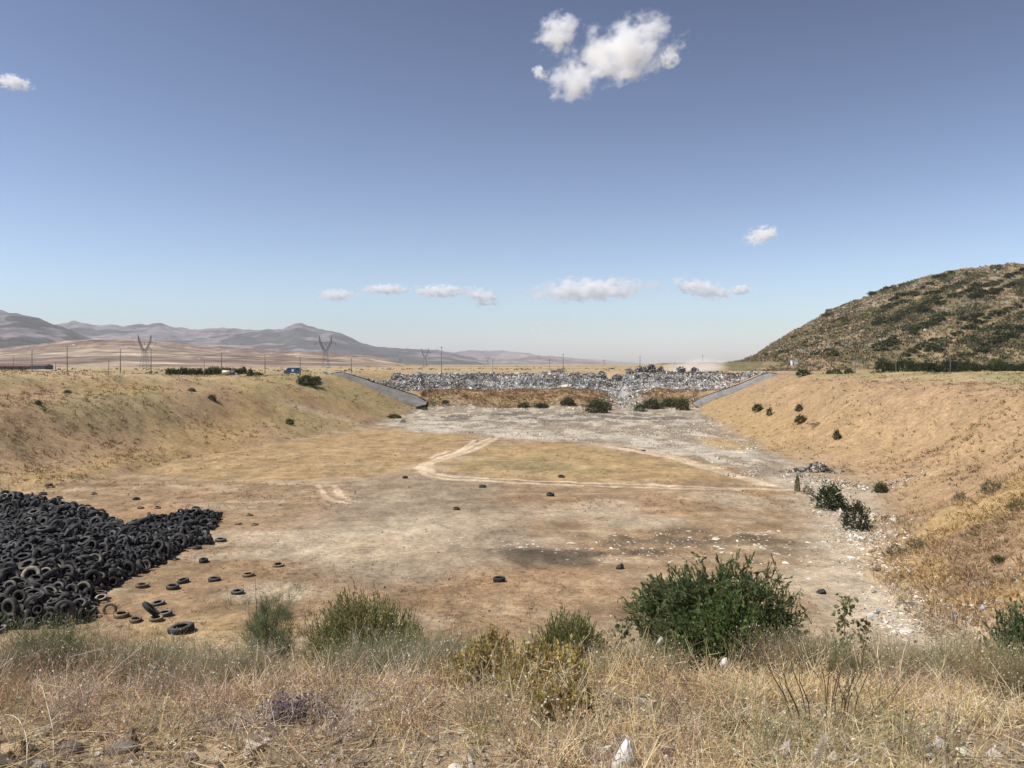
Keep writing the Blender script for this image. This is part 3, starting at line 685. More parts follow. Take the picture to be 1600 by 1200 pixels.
# ------------------------------------------------------------------ shrubs of the banks and the far floor
DKG = [(.045, .068, .026), (.060, .085, .030), (.038, .055, .024), (.075, .095, .040)]
OLG = [(.085, .095, .038), (.105, .11, .045), (.07, .08, .033), (.125, .12, .055)]
YLG = [(.10, .13, .035), (.13, .155, .045), (.085, .115, .03)]
GRG = [(.15, .15, .085), (.18, .17, .10), (.12, .125, .07)]
STR = [(.40, .30, .15), (.48, .37, .20), (.33, .24, .12), (.52, .42, .26)]
def crown_geo(cols, nsh, nlf, ll, lw, seed, flat=1.0, up=.45, lum=.28, low=-.12, spread=.9):
    """unit shrub crown: shoots with leaves, filling a ragged dome 1 wide and 1 high"""
    rng = np.random.default_rng(seed)
    u = norm(rng.normal(size=(nsh * 3, 3))); u = u[u[:, 2] > low][:nsh]; nsh = len(u)
    az = np.arctan2(u[:, 1], u[:, 0])
    r = 1 + lum * (fbm(az * 1.6 + seed, u[:, 2] * 2.2 + seed * 3.1, 3, seed) - .5) * 2.4 + rng.normal(0, .06, nsh)
    r = r * rng.uniform(.45, 1, nsh) ** .45
    tip = u * np.array([.5, .5, .86]) * r[:, None] + np.array([0, 0, .14])
    tip[:, 2] = np.maximum(tip[:, 2], .03)
    d = norm(norm(u) * spread + np.array([0, 0, up]) + rng.normal(0, .25, (nsh, 3)))
    ls = rng.uniform(.10, .22, nsh)
    s = rng.uniform(0, 1, (nsh, nlf))
    p = tip[:, None] - d[:, None] * ls[:, None, None] * (1 - s[..., None]) + rng.normal(0, .012, (nsh, nlf, 3))
    ld = norm(d[:, None] + rng.normal(0, .55, (nsh, nlf, 3)))
    sc_ = pal(cols, nsh, rng, .15)
    c = np.clip(sc_[:, None] * (1 + rng.uniform(-.25, .25, (nsh, nlf, 1))), 0, 1)
    g = Geo(); g.add(*leaves(p.reshape(-1, 3), ld.reshape(-1, 3), ll * rng.uniform(.7, 1.3, nsh * nlf), lw * rng.uniform(.8, 1.2, nsh * nlf), c.reshape(-1, 3), rng))
    return g, tip
def stem_geo(tips, nst, r0, rng, col=(.16, .12, .085)):
    g = Geo(); k = rng.permutation(len(tips))[:nst]
    for i in k:
        t = tips[i] * .92; m = t * np.array([.35, .35, .5]) + rng.normal(0, .02, 3)
        g.add(*tube([(t[0] * .08, t[1] * .08, -.05), m, t], [r0, r0 * .6, r0 * .2], 4), np.array(col) * rng.uniform(.8, 1.2))
    return g
SHRUB = {}
def shrub_proto(kind, cols, nsh=420, nlf=7, ll=.075, lw=.035, seed=1, **kw):
    root = bpy.data.objects.new('shrub', None); C.objects.link(root)
    g, tips = crown_geo(cols, nsh, nlf, ll, lw, seed, **kw); g.build('crown', M_LEAF, root)
    stem_geo(tips, 9, .018, np.random.default_rng(seed)).build('stem', M_BARK, root)
    SHRUB[kind] = root; root['fresh'] = 1
shrub_proto('dark', DKG, seed=3, lum=.4); shrub_proto('dark2', DKG + OLG[:1], seed=8, lum=.5); shrub_proto('olive', OLG, seed=5, lum=.4)
shrub_proto('yellow', YLG, seed=9, ll=.09, lw=.02, up=.9, lum=.25); shrub_proto('grey', GRG, seed=13, ll=.08, lw=.02, up=.8, nsh=260, lum=.45)
def shrub(kind, x, y, z, wd, ht, label, group, name='shrub', rz=None):
    p = SHRUB[kind]
    rz = random.uniform(0, 6.28) if rz is None else rz
    if p.get('fresh'):
        del p['fresh']; o = p; o.location = (x, y, z); o.rotation_euler = (0, 0, rz); o.scale = (wd, wd, ht)
        tag(o, label, 'shrub', group)
    else: o = dup(p, (x, y, z), rz, (wd, wd, ht), label, group)
    return o
BANK = [(1297, 796, 50, 42, 'dark', 'dense dark green shrub at the toe of the right bank, left of two'),
 (1338, 828, 38, 44, 'dark2', 'dense dark green shrub at the toe of the right bank, right of two'),
 (1262, 772, 20, 16, 'grey', 'greyish low shrub hugging the left side of the dark green pair'),
 (1376, 769, 24, 18, 'olive', 'grey green shrub on the litter line above the dark green pair'),
 (1184, 643, 18, 13, 'dark', 'dark round shrub low on the right bank beside the grey lining'),
 (1202, 649, 10, 12, 'dark2', 'small conical dark shrub right of the round one on the bank'),
 (1249, 643, 12, 13, 'dark', 'small dark shrub on the right bank, upper of two close together'),
 (1251, 661, 20, 15, 'olive', 'olive shrub on the right bank, lower of two close together'),
 (1308, 686, 12, 17, 'olive', 'thin olive shrub farthest down the middle of the right bank'),
 (1276, 665, 22, 6, 'grey', 'low grey scrub patch beside the olive shrub on the bank'),
 (932, 645, 40, 24, 'olive', 'broad olive shrub at the foot of the dam, left of the white spill'),
 (948, 641, 18, 12, 'dark2', 'small dark shrub touching the right side of the broad olive one'),
 (1000, 643, 18, 12, 'dark2', 'dark shrub at the foot of the dam, right of the white spill'),
 (1020, 639, 34, 18, 'olive', 'wide olive shrub on the dam right of the white spill'),
 (1046, 634, 30, 14, 'olive', 'olive shrub highest on the dam right of the white spill'),
 (1066, 641, 24, 20, 'olive', 'olive shrub beside the lower end of the right grey lining'),
 (846, 637, 24, 8, 'dark', 'low dark shrub at the foot of the dam, middle of the row'),
 (818, 637, 18, 8, 'dark2', 'low dark shrub at the foot of the dam, left of the row'),
 (887, 633, 24, 14, 'olive', 'olive shrub on the reddish dam left of the broad one'),
 (696, 631, 14, 7, 'olive', 'small olive shrub on the left part of the reddish dam'),
 (662, 631, 10, 7, 'dark', 'small dark shrub at the left end of the reddish dam'),
 (655, 639, 12, 5, 'dark', 'dark low shrub at the lower end of the left grey lining'),
 (664, 641, 8, 5, 'dark2', 'tiny dark shrub on the gravel edge below the left lining'),
 (630, 660, 10, 6, 'grey', 'small grey shrub on the left edge of the gravel'),
 (615, 653, 26, 7, 'olive', 'olive scrub where the left bank meets the gravel'),
 (477, 602, 28, 18, 'dark', 'large dark shrub on the left rim of the pit, left of three'),
 (490, 602, 22, 14, 'dark2', 'dark shrub on the left rim of the pit, middle of three'),
 (496, 595, 12, 8, 'dark', 'smallest dark shrub on the left rim, right of three'),
 (453, 663, 15, 9, 'dark2', 'dark little shrub half way down the left bank by the path'),
 (331, 626, 14, 10, 'dark', 'dark round shrub on the upper left bank'),
 (300, 611, 12, 6, 'olive', 'low olive shrub near the top of the left bank'),
 (60, 632, 12, 8, 'olive', 'olive shrub on the bank at the far left'),
 (105, 614, 12, 6, 'olive', 'low olive shrub high on the left bank, third from the left'),
 (1255, 587, 24, 11, 'dark', 'dark shrub on the right rim below the white hut'),
 (1557, 580, 36, 20, 'yellow', 'big yellow green bush on the right rim in front of the dark row'),
 (1307, 572, 16, 9, 'dark2', 'dark shrub on the flat ground just right of the white hut'),
 (1326, 574, 16, 10, 'dark', 'dark shrub on the flat ground between hut and dark row'),
 (1296, 572, 12, 8, 'olive', 'brownish olive shrub nearest right of the white hut'),
 (1500, 782, 22, 16, 'grey', 'grey green shrub on the crest of the rough near right bank, left one'),
 (1548, 770, 36, 24, 'grey', 'larger grey green shrub on the crest of the rough near right bank'),
 (1590, 800, 30, 22, 'grey', 'grey green shrub on the rough right bank at the picture edge'),
 (1400, 868, 40, 20, 'grey', 'wide grey shrub on the lower rough bank beside the white litter'),
 (1432, 858, 34, 20, 'grey', 'grey shrub on the rough bank just above the wide one'),
 (1560, 880, 26, 12, 'olive', 'dark olive shrub on the rough bank near the right edge'),
 (1246, 768, 9, 27, 'yellow', 'thin upright reedy plant beside the gravel track, left of the rubble heap'),
 (391, 588, 12, 13, 'dark', 'lone round dark bush right of the tree row'),
 (402, 587, 22, 6, 'olive', 'low olive scrub right of the lone round bush')]
for px, py, wp, hp, kd, lab in BANK:
    x, y, z = hit(px, py)
    if y > 500: y = 230.0; x = (px - 800) / F * y; z = zs(x, y)
    shrub(kd, x, y, z - .05, wp / F * y, hp / F * y, lab, 'shrubs on the banks and the pit floor')
for i in range(15):
    px = 1378 + i * 16.5 + random.uniform(-4, 4); d = 232 + random.uniform(-6, 8); x = (px - 800) / F * d
    zz = zs(x, d); topy = 563 + random.uniform(-3, 4) + (3 if 8 < i < 12 else 0)
    h = max(1.2, -(topy - HY) / F * d - zz)
    shrub('dark' if i % 2 else 'dark2', x, d, zz - .1, random.uniform(26, 36) / F * d, h, 'dark green bush in the long dense row at the foot of the hill', 'bushes in the row at the foot of the hill')
# trees of the plantation row on the left
tg, ttips = crown_geo(DKG, 380, 7, .085, .045, 31, lum=.3, low=-.1)
tr0 = thing('tree', 'small dark tree in the dense planted row behind the left rim', 'tree', (0, 0, 0), 0, 'trees of the planted row')
tg.build('crown', M_LEAF, tr0); gt = Geo(); gt.add(*tube([(0, 0, -.1), (.01, 0, .3), (0, .01, .6)], [.035, .028, .012], 6), (.14, .11, .08)); gt.build('trunk', M_BARK, tr0)
for i in range(17):
    px = 264 + i * 6.9 + (6 if i >= 8 else 0); d = 236 + random.uniform(-3, 3); x = (px - 800) / F * d; zz = zs(x, d)
    h = -(574.3 + random.uniform(-1.3, 2.0) - (0 if i < 8 else 1) - HY) / F * d - zz
    wd = random.uniform(10, 13) / F * d
    if i == 0: tr0.location = (x, d, zz); tr0.scale = (wd, wd, h)
    else: dup(tr0, (x, d, zz), random.uniform(0, 6), (wd, wd, h))

# ------------------------------------------------------------------ scrub of the hill
hs = []
rg = np.random.default_rng(40)
tt = rg.uniform(.27, .80, 76000); yy = rg.uniform(334, 636, 76000); xx = tt * yy
zz = HILL.height(xx, yy)
py_ = HY - F * zz / yy; px_ = 800 + F * tt
q = fbm((px_ * .5 + py_) / 17, (px_ - py_ * .5) / 75, 4, 600); q2 = fbm(px_ / 14, py_ / 9, 3, 601)
score = q + .4 * (q2 - .5) + .03 * sstep(1300, 1500, px_) - .06 * (1 - sstep(1180, 1380, px_)) + .03 * sstep(480, 540, py_) - .05 * sstep(560, 620, yy)
k = (zz > 1.5) & (score > .515)
xx, yy, zz, score = xx[k], yy[k], zz[k], score[k]
order = rg.permutation(len(xx)); sel = []
cell = set()
for i in order:
    c = (int(xx[i] / 2.4), int(yy[i] / 4))
    if c in cell: continue
    cell.add(c); sel.append(i)
sel = np.array(sel)
# greenest, largest clumps stand as bushes of their own
pr = sstep(.53, .62, score[sel]) * (.10 + .9 * sstep(1260, 1460, px_[k][sel])) + 1e-4; pr = pr * ((xx[sel] / yy[sel]) < .655); big = rg.choice(sel, 45, False, pr / pr.sum())
# bushes follow the gullies that run aslant down the hill
bl = [(xx[i], yy[i], zz[i], 1.0) for i in big]
sky_px = [1150, 1206, 1238, 1262, 1296, 1352, 1407, 1454, 1529, 1600]; sky_py = [563, 538, 517, 505, 485, 463, 442, 429, 415.5, 411]
runs = [(1196, 556, 46, .7, .12), (1250, 562, 46, .8, .25), (1215, 561, 30, .6, .1)]
while len(runs) < 46:
    a = 1190 + 400 * rg.random() ** .7; top = np.interp(a, sky_px, sky_py); b = top + 9 + (556 - top - 9) * rg.random() ** .85
    runs.append((a, b, rg.uniform(30, 60) + 70 * rg.random() ** 2 * float(sstep(1250, 1450, a)), .62 + .45 * float(sstep(1230, 1420, a)), rg.uniform(.36, .52)))
for a, b, L, sz, slp in runs:
    for q_ in range(max(3, int(L / 8))):
        pa = a + q_ * 8 * .9 + rg.normal(0, 2.0); pb = b - slp * (pa - a) + rg.normal(0, 1.8)
        if pa > 1606 or pb < np.interp(pa, sky_px, sky_py) + 2.5 or pb > 561 or len(bl) > 305: continue
        hx, hy, hz_ = hit(pa, pb, HILL.height)
        if hy < 636: bl.append((hx, hy, hz_, sz))
hp0 = None
protos = []
for s_ in (71, 72, 73):
    gg, _ = crown_geo([(.07, .085, .035), (.085, .10, .04), (.06, .072, .03), (.10, .105, .05), (.12, .115, .06)], 130, 5, .17, .11, s_, lum=.45, low=-.1)
    protos.append(gg.build('hillside_bush', M_SCRUB))
    tag(protos[-1], 'dark green bush scattered over the rocky hillside', 'bush', 'bushes on the hillside')
fresh = [True] * 3
for n_, (bx_, by_, bz_, sz_) in enumerate(bl):
    j = n_ % 3
    o = protos[j] if fresh[j] else protos[j].copy()
    if not fresh[j]: C.objects.link(o)
    fresh[j] = False
    w_ = random.uniform(2.6, 6.0) * sz_ * (.6 + .4 * by_ / 500)
    o.location = (bx_, by_, bz_ - .3); o.scale = (w_ * 1.35, w_, w_ * random.uniform(.36, .54)); o.rotation_euler = (0, 0, random.uniform(0, 6.28))
g = Geo()
rest = np.setdiff1d(sel, big)
rest = rest[rg.permutation(len(rest))[:8500]]
nl = 26
cpos = np.stack([xx[rest], yy[rest], zz[rest]], -1)
ws = rg.uniform(.9, 3.0, len(rest)) * (.45 + .55 * sstep(1230, 1420, 800 + F * xx[rest] / yy[rest]) + .3 * sstep(1400, 1520, 800 + F * xx[rest] / yy[rest]))
u = norm(rg.normal(size=(len(rest), nl, 3))); u[..., 2] = np.abs(u[..., 2])
p = cpos[:, None] + u * ws[:, None, None] * np.array([.6, .5, .5]) * rg.uniform(.5, 1, (len(rest), nl, 1))
cc = pal(DKG + OLG + OLG + [(.15, .125, .07), (.18, .14, .08)], len(rest), rg)[:, None] * rg.uniform(.8, 1.2, (len(rest), nl, 1))
g.add(*leaves(p.reshape(-1, 3), (u + rg.normal(0, .5, u.shape)).reshape(-1, 3), np.repeat(ws, nl) * .32, np.repeat(ws, nl) * .24, cc.reshape(-1, 3), rg))
# dry tussocks
t2 = rg.uniform(.25, .85, 13000); y2 = rg.uniform(334, 636, 13000); x2 = t2 * y2; z2 = HILL.height(x2, y2)
u = norm(rg.normal(size=(13000, 6, 3))); u[..., 2] = np.abs(u[..., 2]) + .3
p = np.stack([x2, y2, z2], -1)[:, None] + u * .3
c2 = pal([(.24, .18, .10), (.30, .22, .13), (.19, .15, .085), (.13, .12, .06)], 13000, rg)
g.add(*leaves(p.reshape(-1, 3), u.reshape(-1, 3), rg.uniform(.5, 1.5, 78000), rg.uniform(.3, .8, 78000), np.repeat(c2, 6, 0), rg))
tag(g.build('hillside_scrub', M_SCRUB), kind='stuff')
g = Geo()
t3 = rg.uniform(.27, .66, 30000); y3 = rg.uniform(380, 638, 30000); x3 = t3 * y3; z3 = HILL.height(x3, y3)
k = fbm(x3 / 22, y3 / 22, 3, 610) * .6 + .4 * fbm(x3 / 60, y3 / 60, 3, 611) > .545
x3, y3, z3 = x3[k][:3500], y3[k][:3500], z3[k][:3500]
g.add(*chips(np.stack([x3, y3, z3], -1), rg.uniform(.5, 2.6, len(x3)), pal([(.20, .17, .135), (.28, .24, .19), (.15, .13, .105), (.36, .31, .25)], len(x3), rg), rg))
tag(g.build('hillside_rocks', M_STONE), kind='stuff')
# ------------------------------------------------------------------ stuff lying on the pit floor and the banks
rg = np.random.default_rng(77)
def scatter(n, y0, y1, tmax=.68, p=1.0):
    u = rg.random(n)
    y = 1 / (1 / y0 + (1 / y1 - 1 / y0) * u) if p else rg.uniform(y0, y1, n)
    return rg.uniform(-tmax, tmax, n) * y, y
# dry tufts
x, y = scatter(118000, 34, 235, .9); xd, yd = rg.uniform(-26, 56, 9000), rg.uniform(225, 250, 9000); kd_ = np.abs(xd - 33) > 4.5; x = np.concatenate([x, xd[kd_]]); y = np.concatenate([y, yd[kd_]])
z = zfun(x, y); sd = sdist(x, y, PIT)
den = np.where(sd > 0, .28 + .7 * sstep(.42, .6, fbm(x / 7, y / 7, 3, 700)), .03 + .22 * sstep(.5, .62, fbm(x / 9, y / 9, 4, 701)))
den = np.where((sd < 2) & (y > 226), 1.0, den); den = den * np.where((x > 15) & (y < 66) & (sd > 0), .9, np.where((x > 15) & (sd > 0), .45, 1)) * np.where((sd < 0) & (y > 120) & (y < 226), .35, 1)
k = (rg.random(len(x)) < den) & (heap_h(x, y) < 0) & ~((sd < 2) & (y > 226) & (y < 0))
x, y, z, sd = x[k], y[k], z[k], sd[k]
c = ground_col(x, y, z) * rg.uniform(1.0, 1.5, (len(x), 1)) * np.where((sd < 2) & (y > 226), .85, 1)[:, None]
ol = rg.random(len(x)) < np.where((sd < 2) & (y > 226), .22 * (1 - sstep(234, 242, y)), np.where(sd > 5, .22, .05)); c[ol] = c[ol] * np.array([.55, .62, .5])
nb = 7
big = np.where((x > 15) & (y < 66) & (sd > 0), 1.15, 1) * np.where(sd > 0, 1.1, .6) * np.where((sd < 2) & (y > 226), 1.7, 1)
h = rg.uniform(.10, .34, len(x)) * big * (1 + y / 320)
d = norm(rg.normal(size=(len(x), nb, 3)) * np.array([1, 1, .3]) + np.array([0, 0, .75]))
g = Geo(); g.add(*leaves((np.stack([x, y, z - .02], -1)[:, None] + d * 0 + rg.normal(0, .1, (len(x), nb, 3)) * np.array([1, 1, .1]) * big[:, None, None]).reshape(-1, 3), d.reshape(-1, 3), np.repeat(h, nb) * rg.uniform(.6, 1.3, len(x) * nb), np.repeat(h, nb) * np.where(np.repeat(y, nb) < 70, .13, .24), np.repeat(c, nb, 0), rg))
tag(g.build('dry_tufts', M_DRY), kind='stuff')
# stones and scraps
WHT = [(.60, .54, .45), (.50, .44, .36), (.70, .65, .56), (.42, .36, .28)]; GRY = [(.27, .235, .19), (.20, .175, .145), (.34, .30, .24), (.09, .08, .07)]
g = Geo()
gpw = [fp(*p) for p in gp]
x, y = scatter(40000, 90, 226, .3); k = sdist(x, y, gpw) + (fbm(x / 6, y / 6, 3, 720) - .5) * 8 < 1; x, y = x[k], y[k]
k = rg.random(len(x)) < .15 + .85 * sstep(.45, .6, fbm(x / 8, y / 9, 4, 721)); x, y = x[k][:10000], y[k][:10000]
g.add(*chips(np.stack([x, y, zfun(x, y)], -1), rg.gamma(2.0, .06, len(x)) + .07, pal(WHT + WHT + GRY, len(x), rg), rg, .5))
tw = [fp(*p) for p in toe]
def along(P, n, wd, jit=1):
    P = np.array(P); L = np.linalg.norm(np.diff(P, axis=0), axis=1); cs = np.concatenate([[0], np.cumsum(L)])
    s = rg.uniform(0, cs[-1], n); px_ = np.interp(s, cs, P[:, 0]); py_ = np.interp(s, cs, P[:, 1])
    return px_ + rg.normal(0, wd, n), py_ + rg.normal(0, wd, n)
x, y = along(tw, 2600, 1.2); k = rg.random(len(x)) < sstep(.40, .62, fbm(x / 2.2, y / 2.2, 3, 730)) + .08; x, y = x[k], y[k]
g.add(*chips(np.stack([x, y, zfun(x, y) + .02], -1), rg.gamma(2, .07, len(x)) + .05, pal(WHT + WHT + [(.36, .33, .28), (.20, .18, .16), (.50, .42, .30)], len(x), rg), rg, .5))
x, y = fp(1445, 960); x = x + rg.normal(0, 2.0, 1500); y = y + rg.normal(0, 2.2, 1500)
k = rg.random(len(x)) < sstep(.42, .6, fbm(x / 1.2, y / 1.2, 3, 731)) + .1; x, y = x[k], y[k]
g.add(*chips(np.stack([x, y, zfun(x, y) + .02], -1), rg.gamma(2, .05, len(x)) + .04, pal(WHT + WHT + [(.30, .37, .44), (.3, .28, .24), (.12, .11, .11)], len(x), rg), rg, .5))
x, y = along([fp(*p) for p in [(1240, 742), (1290, 750), (1370, 765), (1440, 768)]], 1000, 1.3)
g.add(*chips(np.stack([x, y, zfun(x, y) + .02], -1), rg.gamma(2, .07, len(x)) + .05, pal(WHT + GRY, len(x), rg), rg, .5))
for px, py, n_, wx, wy in [(860, 850, 30, 2.8, .5), (900, 857, 40, 1.5, .5), (960, 846, 40, 2.2, .7), (1010, 860, 45, 2.6, .9), (1110, 852, 55, 2.5, .8), (1150, 853, 60, 2.6, .9), (1170, 838, 80, 1.8, .7), (1080, 838, 50, 2, .8), (1050, 868, 50, 2.6, .9), (1230, 875, 70, 1.8, 1), (1330, 850, 60, 1.5, 1), (1370, 880, 60, 1.2, 1), (820, 850, 40, 1.6, .4), (690, 845, 20, 1, .5), (1318, 812, 160, .9, 1.2), (1330, 832, 220, .9, 1.1), (1345, 850, 160, .7, .9), (1392, 893, 200, .8, .8), (1380, 878, 90, .6, .6), (1440, 955, 180, .9, .6), (1465, 970, 200, .9, .6), (1425, 985, 140, 1.2, .4), (640, 702, 90, 3, 2), (545, 727, 50, 2.5, 1)]:
    cx, cy = fp(px, py); x = cx + rg.normal(0, wx, n_); y = cy + rg.normal(0, wy * 2.2, n_)
    g.add(*chips(np.stack([x, y, zfun(x, y) + .015], -1), rg.gamma(2, .055, n_) + .05, pal(WHT, n_, rg), rg, .3, False))
x, y = scatter(15000, 34, 130, .62); k = (sdist(x, y, PIT) < 4) & (rg.random(len(x)) < .1 + .9 * sstep(.45, .62, fbm(x / 7, y / 7, 4, 733)) * (.3 + .7 * sstep(-20, 5, x))); x, y = x[k], y[k]
g.add(*chips(np.stack([x, y, zfun(x, y) + .01], -1), rg.gamma(2, .024, len(x)) + .025, pal(WHT + GRY + [(.3, .22, .15), (.17, .125, .08), (.13, .10, .07), (.22, .16, .10)] * 4, len(x), rg), rg, .5))
x, y = scatter(2500, 40, 200, .62); k = sdist(x, y, PIT) > 2; x, y = x[k], y[k]
g.add(*chips(np.stack([x, y, zfun(x, y) + .01], -1), rg.gamma(2, .04, len(x)) + .03, pal(GRY + [(.42, .36, .28), (.3, .22, .15), (.13, .10, .08), (.13, .10, .08)], len(x), rg), rg, .5))
tag(g.build('stones_and_scraps', M_STONE), kind='stuff')
cx, cy, cz = hit(1366, 812); n_ = 160
g = Geo(); u = rg.normal(size=(n_, 2)) * np.array([1.1, .8]); g.add(*chips(np.stack([cx + u[:, 0], cy + u[:, 1], zfun(cx + u[:, 0], cy + u[:, 1]) + .05], -1), rg.gamma(2, .10, n_) + .08, pal([(.06, .055, .05), (.10, .085, .07), (.3, .25, .18), (.45, .36, .24)], n_, rg), rg, .7))
tag(g.build('dark_debris', M_STONE), kind='stuff')
# ---- the face of the tip
g = Geo()
REF = [(.58, .53, .46), (.48, .44, .38), (.62, .59, .54), (.40, .385, .36), (.66, .62, .57), (.52, .49, .45), (.20, .195, .19), (.10, .095, .09), (.07, .066, .062), (.15, .14, .13), (.20, .19, .18), (.06, .054, .05), (.045, .04, .038), (.11, .098, .085), (.28, .26, .24), (.16, .19, .23), (.30, .22, .16), (.36, .35, .36)]
x = rg.uniform(-46, 84, 60000); y = rg.uniform(247, 276, 60000); z = zfun(x, y)
sdv = sdist(x, y, PIT); k = (sdv < np.where(x > 45, 26, 16)) & (z > -8.6) & (z < -1.2) & (rg.random(len(x)) < np.where(y > 270, .35, 1)) & ((z < -3.0) | (x > 12) | (rg.random(len(x)) < .4)); x, y, z = x[k], y[k], z[k]
drk = rg.random(len(x)) < sstep(.40, .60, fbm(x / 7, y / 5 + z, 4, 760) + .10 * sstep(20, -30, x)) * .75
cl = np.where(drk[:, None], pal([(.10, .088, .075), (.06, .054, .05), (.16, .14, .115), (.24, .21, .17), (.045, .04, .038)], len(x), rg), pal(REF[:8] + [(.30, .27, .22)], len(x), rg))
g.add(*chips(np.stack([x, y, z + rg.uniform(-.15, .35, len(x)) + .5 * np.maximum(0, fbm(x / 3, y / 3, 3, 761) - .5)], -1), rg.gamma(1.8, .13, len(x)) + .11, cl, rg, .7))
k = rg.choice(len(x), 900, False)
g.add(*chips(np.stack([x[k], y[k] - .2, z[k] + .15], -1), rg.gamma(2.2, .28, 900) + .25, pal([(.66, .62, .55), (.58, .54, .47), (.5, .46, .4), (.40, .42, .44), (.42, .33, .25)], 900, rg), rg, .12))
x = 33 + rg.normal(0, 4.2, 2600); y = rg.uniform(226, 256, 2600); z = zfun(x, y); k = np.abs(x - 33) < 9
g.add(*chips(np.stack([x, y, z], -1)[k], rg.gamma(2.2, .13, k.sum()) + .1, pal(WHT + WHT + REF, k.sum(), rg), rg, .6))
x = np.concatenate([rg.normal(50, 2.5, 600), rg.uniform(-24, 52, 1500)]); y = np.concatenate([rg.uniform(228, 254, 600), rg.normal(224, 2.2, 1500)]); z = zfun(x, y)
g.add(*chips(np.stack([x, y, z], -1), rg.gamma(2.0, .10, len(x)) + .1, pal(WHT + WHT + GRY, len(x), rg), rg, .6))
x, y = along([(-52, 228), (-38, 246), (-24, 256)], 700, 2.0); z = zfun(x, y)
g.add(*chips(np.stack([x, y, z + .1], -1), rg.gamma(2.2, .2, len(x)) + .15, pal(REF + WHT, len(x), rg), rg, .6))
tag(g.build('refuse', M_LITTER), kind='stuff')
# lumps tipped on top, each a heap
for px, py, wp, hp, lab in [(1018, 584, 14, 12, 'tallest dark rounded refuse mound on top of the tip'), (1008, 585, 12, 8, 'dark refuse mound just left of the tallest one'), (999, 584, 12, 8, 'brownish refuse mound second left of the tallest one'),
                            (1032, 586, 10, 9, 'greenish dark refuse mound just right of the tallest one'), (1064, 587, 16, 9, 'wide refuse mound standing alone right of the middle of the tip'), (1085, 586, 14, 9, 'light grey refuse mound at the right end of the row'),
                            (984, 586, 12, 6, 'low reddish refuse mound left of the middle'), (965, 586, 16, 7, 'wide pale refuse mound left of the middle'), (940, 586, 16, 8, 'dark refuse mound at the left end of the row'), (925, 584, 10, 3, 'smallest flat dark heap left of the row')]:
    d = 271; cx = (px - 800) / F * d; w_ = wp / F * d; h_ = hp / F * d * 1.15; n_ = 260
    u = norm(rg.normal(size=(n_, 3))); u[:, 2] = np.abs(u[:, 2])
    gz = zs(cx, d)
    gg = Geo(); gg.add(*chips(u * np.array([w_ / 2, w_ / 2, h_]) * rg.uniform(.6, 1, (n_, 1)), rg.uniform(.35, 1.0, n_), pal(REF[3:] + [(.10, .08, .06)] * 4, n_, rg), rg, .7))
    gg.add(*chips(np.array([[0, 0, h_ * .35]]), [w_ * .8], np.array([(.08, .075, .07)]), rg, .8))
    tag(gg.build('refuse_mound', M_LITTER, loc=(cx, d, gz - .1)), lab, 'mound', 'refuse mounds on the tip')
# rubble heap by the right bank
x0, y0, z0 = hit(1271, 737); n_ = 700
u = rg.normal(size=(n_, 2)) * np.array([.42, .3]); hh = np.maximum(0, 1 - (u ** 2 / np.array([.75, .6]) ** 2).sum(1)) * (.8 + .4 * np.sin(u[:, 0] * 6))
gg = Geo(); gg.add(*chips(np.stack([u[:, 0] * 3.1, u[:, 1] * 2.4, hh * .85], -1), rg.gamma(2.2, .09, n_) + .08, pal(GRY + GRY + WHT[:2] + [(.08, .08, .08)] * 3, n_, rg), rg, .7))
tag(gg.build('rubble_heap', M_STONE, loc=(x0, y0, z0)), 'low heap of grey rubble dumped at the foot of the right bank', 'rubble heap')
# grey linings running down both banks to the dam
M_LIN = surf_mat('geotextile', .9, .15, ((.5, .75, 1.25), (3, .7, 1.3)))
def lining(pts, y0, label):
    P = np.array(pts); s = np.linspace(0, 1, 50); L = np.array([0, *np.cumsum(np.linalg.norm(np.diff(P, axis=0), axis=1))]); L = L / L[-1]
    xs = np.interp(s, L, P[:, 0]); ys = np.interp(s, L, P[:, 1])
    root = thing('bank_lining', label, 'lining', (xs[0], ys[0], 0))
    sec = [(-4.2, -1.6), (-2.0, .1), (-.15, 1.2), (.25, 1.22)]; sec2 = [(.27, 1.15), (3.2, .6), (7.0, -.8)]
    tap = (sstep(0, .12, s) * .75 + .25) * (1 - .7 * sstep(.85, 1, s))
    zg = zfun(xs, ys); zline = np.maximum(zg + .15, zg[0] + (zg[-1] - zg[0]) * (xs - xs[0]) / (xs[-1] - xs[0]))
    zline = np.convolve(np.pad(zline, 4, mode='edge'), np.ones(9) / 9, 'valid')
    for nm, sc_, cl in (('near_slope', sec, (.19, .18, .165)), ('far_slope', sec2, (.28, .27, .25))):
        zz = np.stack([zline + b * tap for a, b in sc_], 1) + (fbm(np.repeat(xs[:, None], len(sc_), 1) / 2, ys[:, None] / 2 + np.array([a for a, _ in sc_])[None], 3, 800) - .5) * .25
        v = np.stack([np.repeat((xs - xs[0])[:, None], len(sc_), 1), (ys - ys[0])[:, None] + np.array([a for a, _ in sc_])[None], zz], -1)
        i = np.arange(v.shape[0] * v.shape[1]).reshape(v.shape[:2])
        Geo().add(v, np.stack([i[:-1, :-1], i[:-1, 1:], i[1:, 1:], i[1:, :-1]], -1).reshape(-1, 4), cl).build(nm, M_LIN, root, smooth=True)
    zz = zline + 1.26 * tap
    Geo().add(*tube(np.stack([xs - xs[0], ys - ys[0] + .1, zz], -1)[::3], .16, 5), (.05, .048, .045)).build('edge_roll', M_LIN, root)
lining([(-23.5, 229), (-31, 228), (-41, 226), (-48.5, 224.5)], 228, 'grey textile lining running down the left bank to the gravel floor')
lining([(50, 229), (58, 228), (66, 227), (73, 226)], 228, 'grey textile lining with black edge running down the right bank')

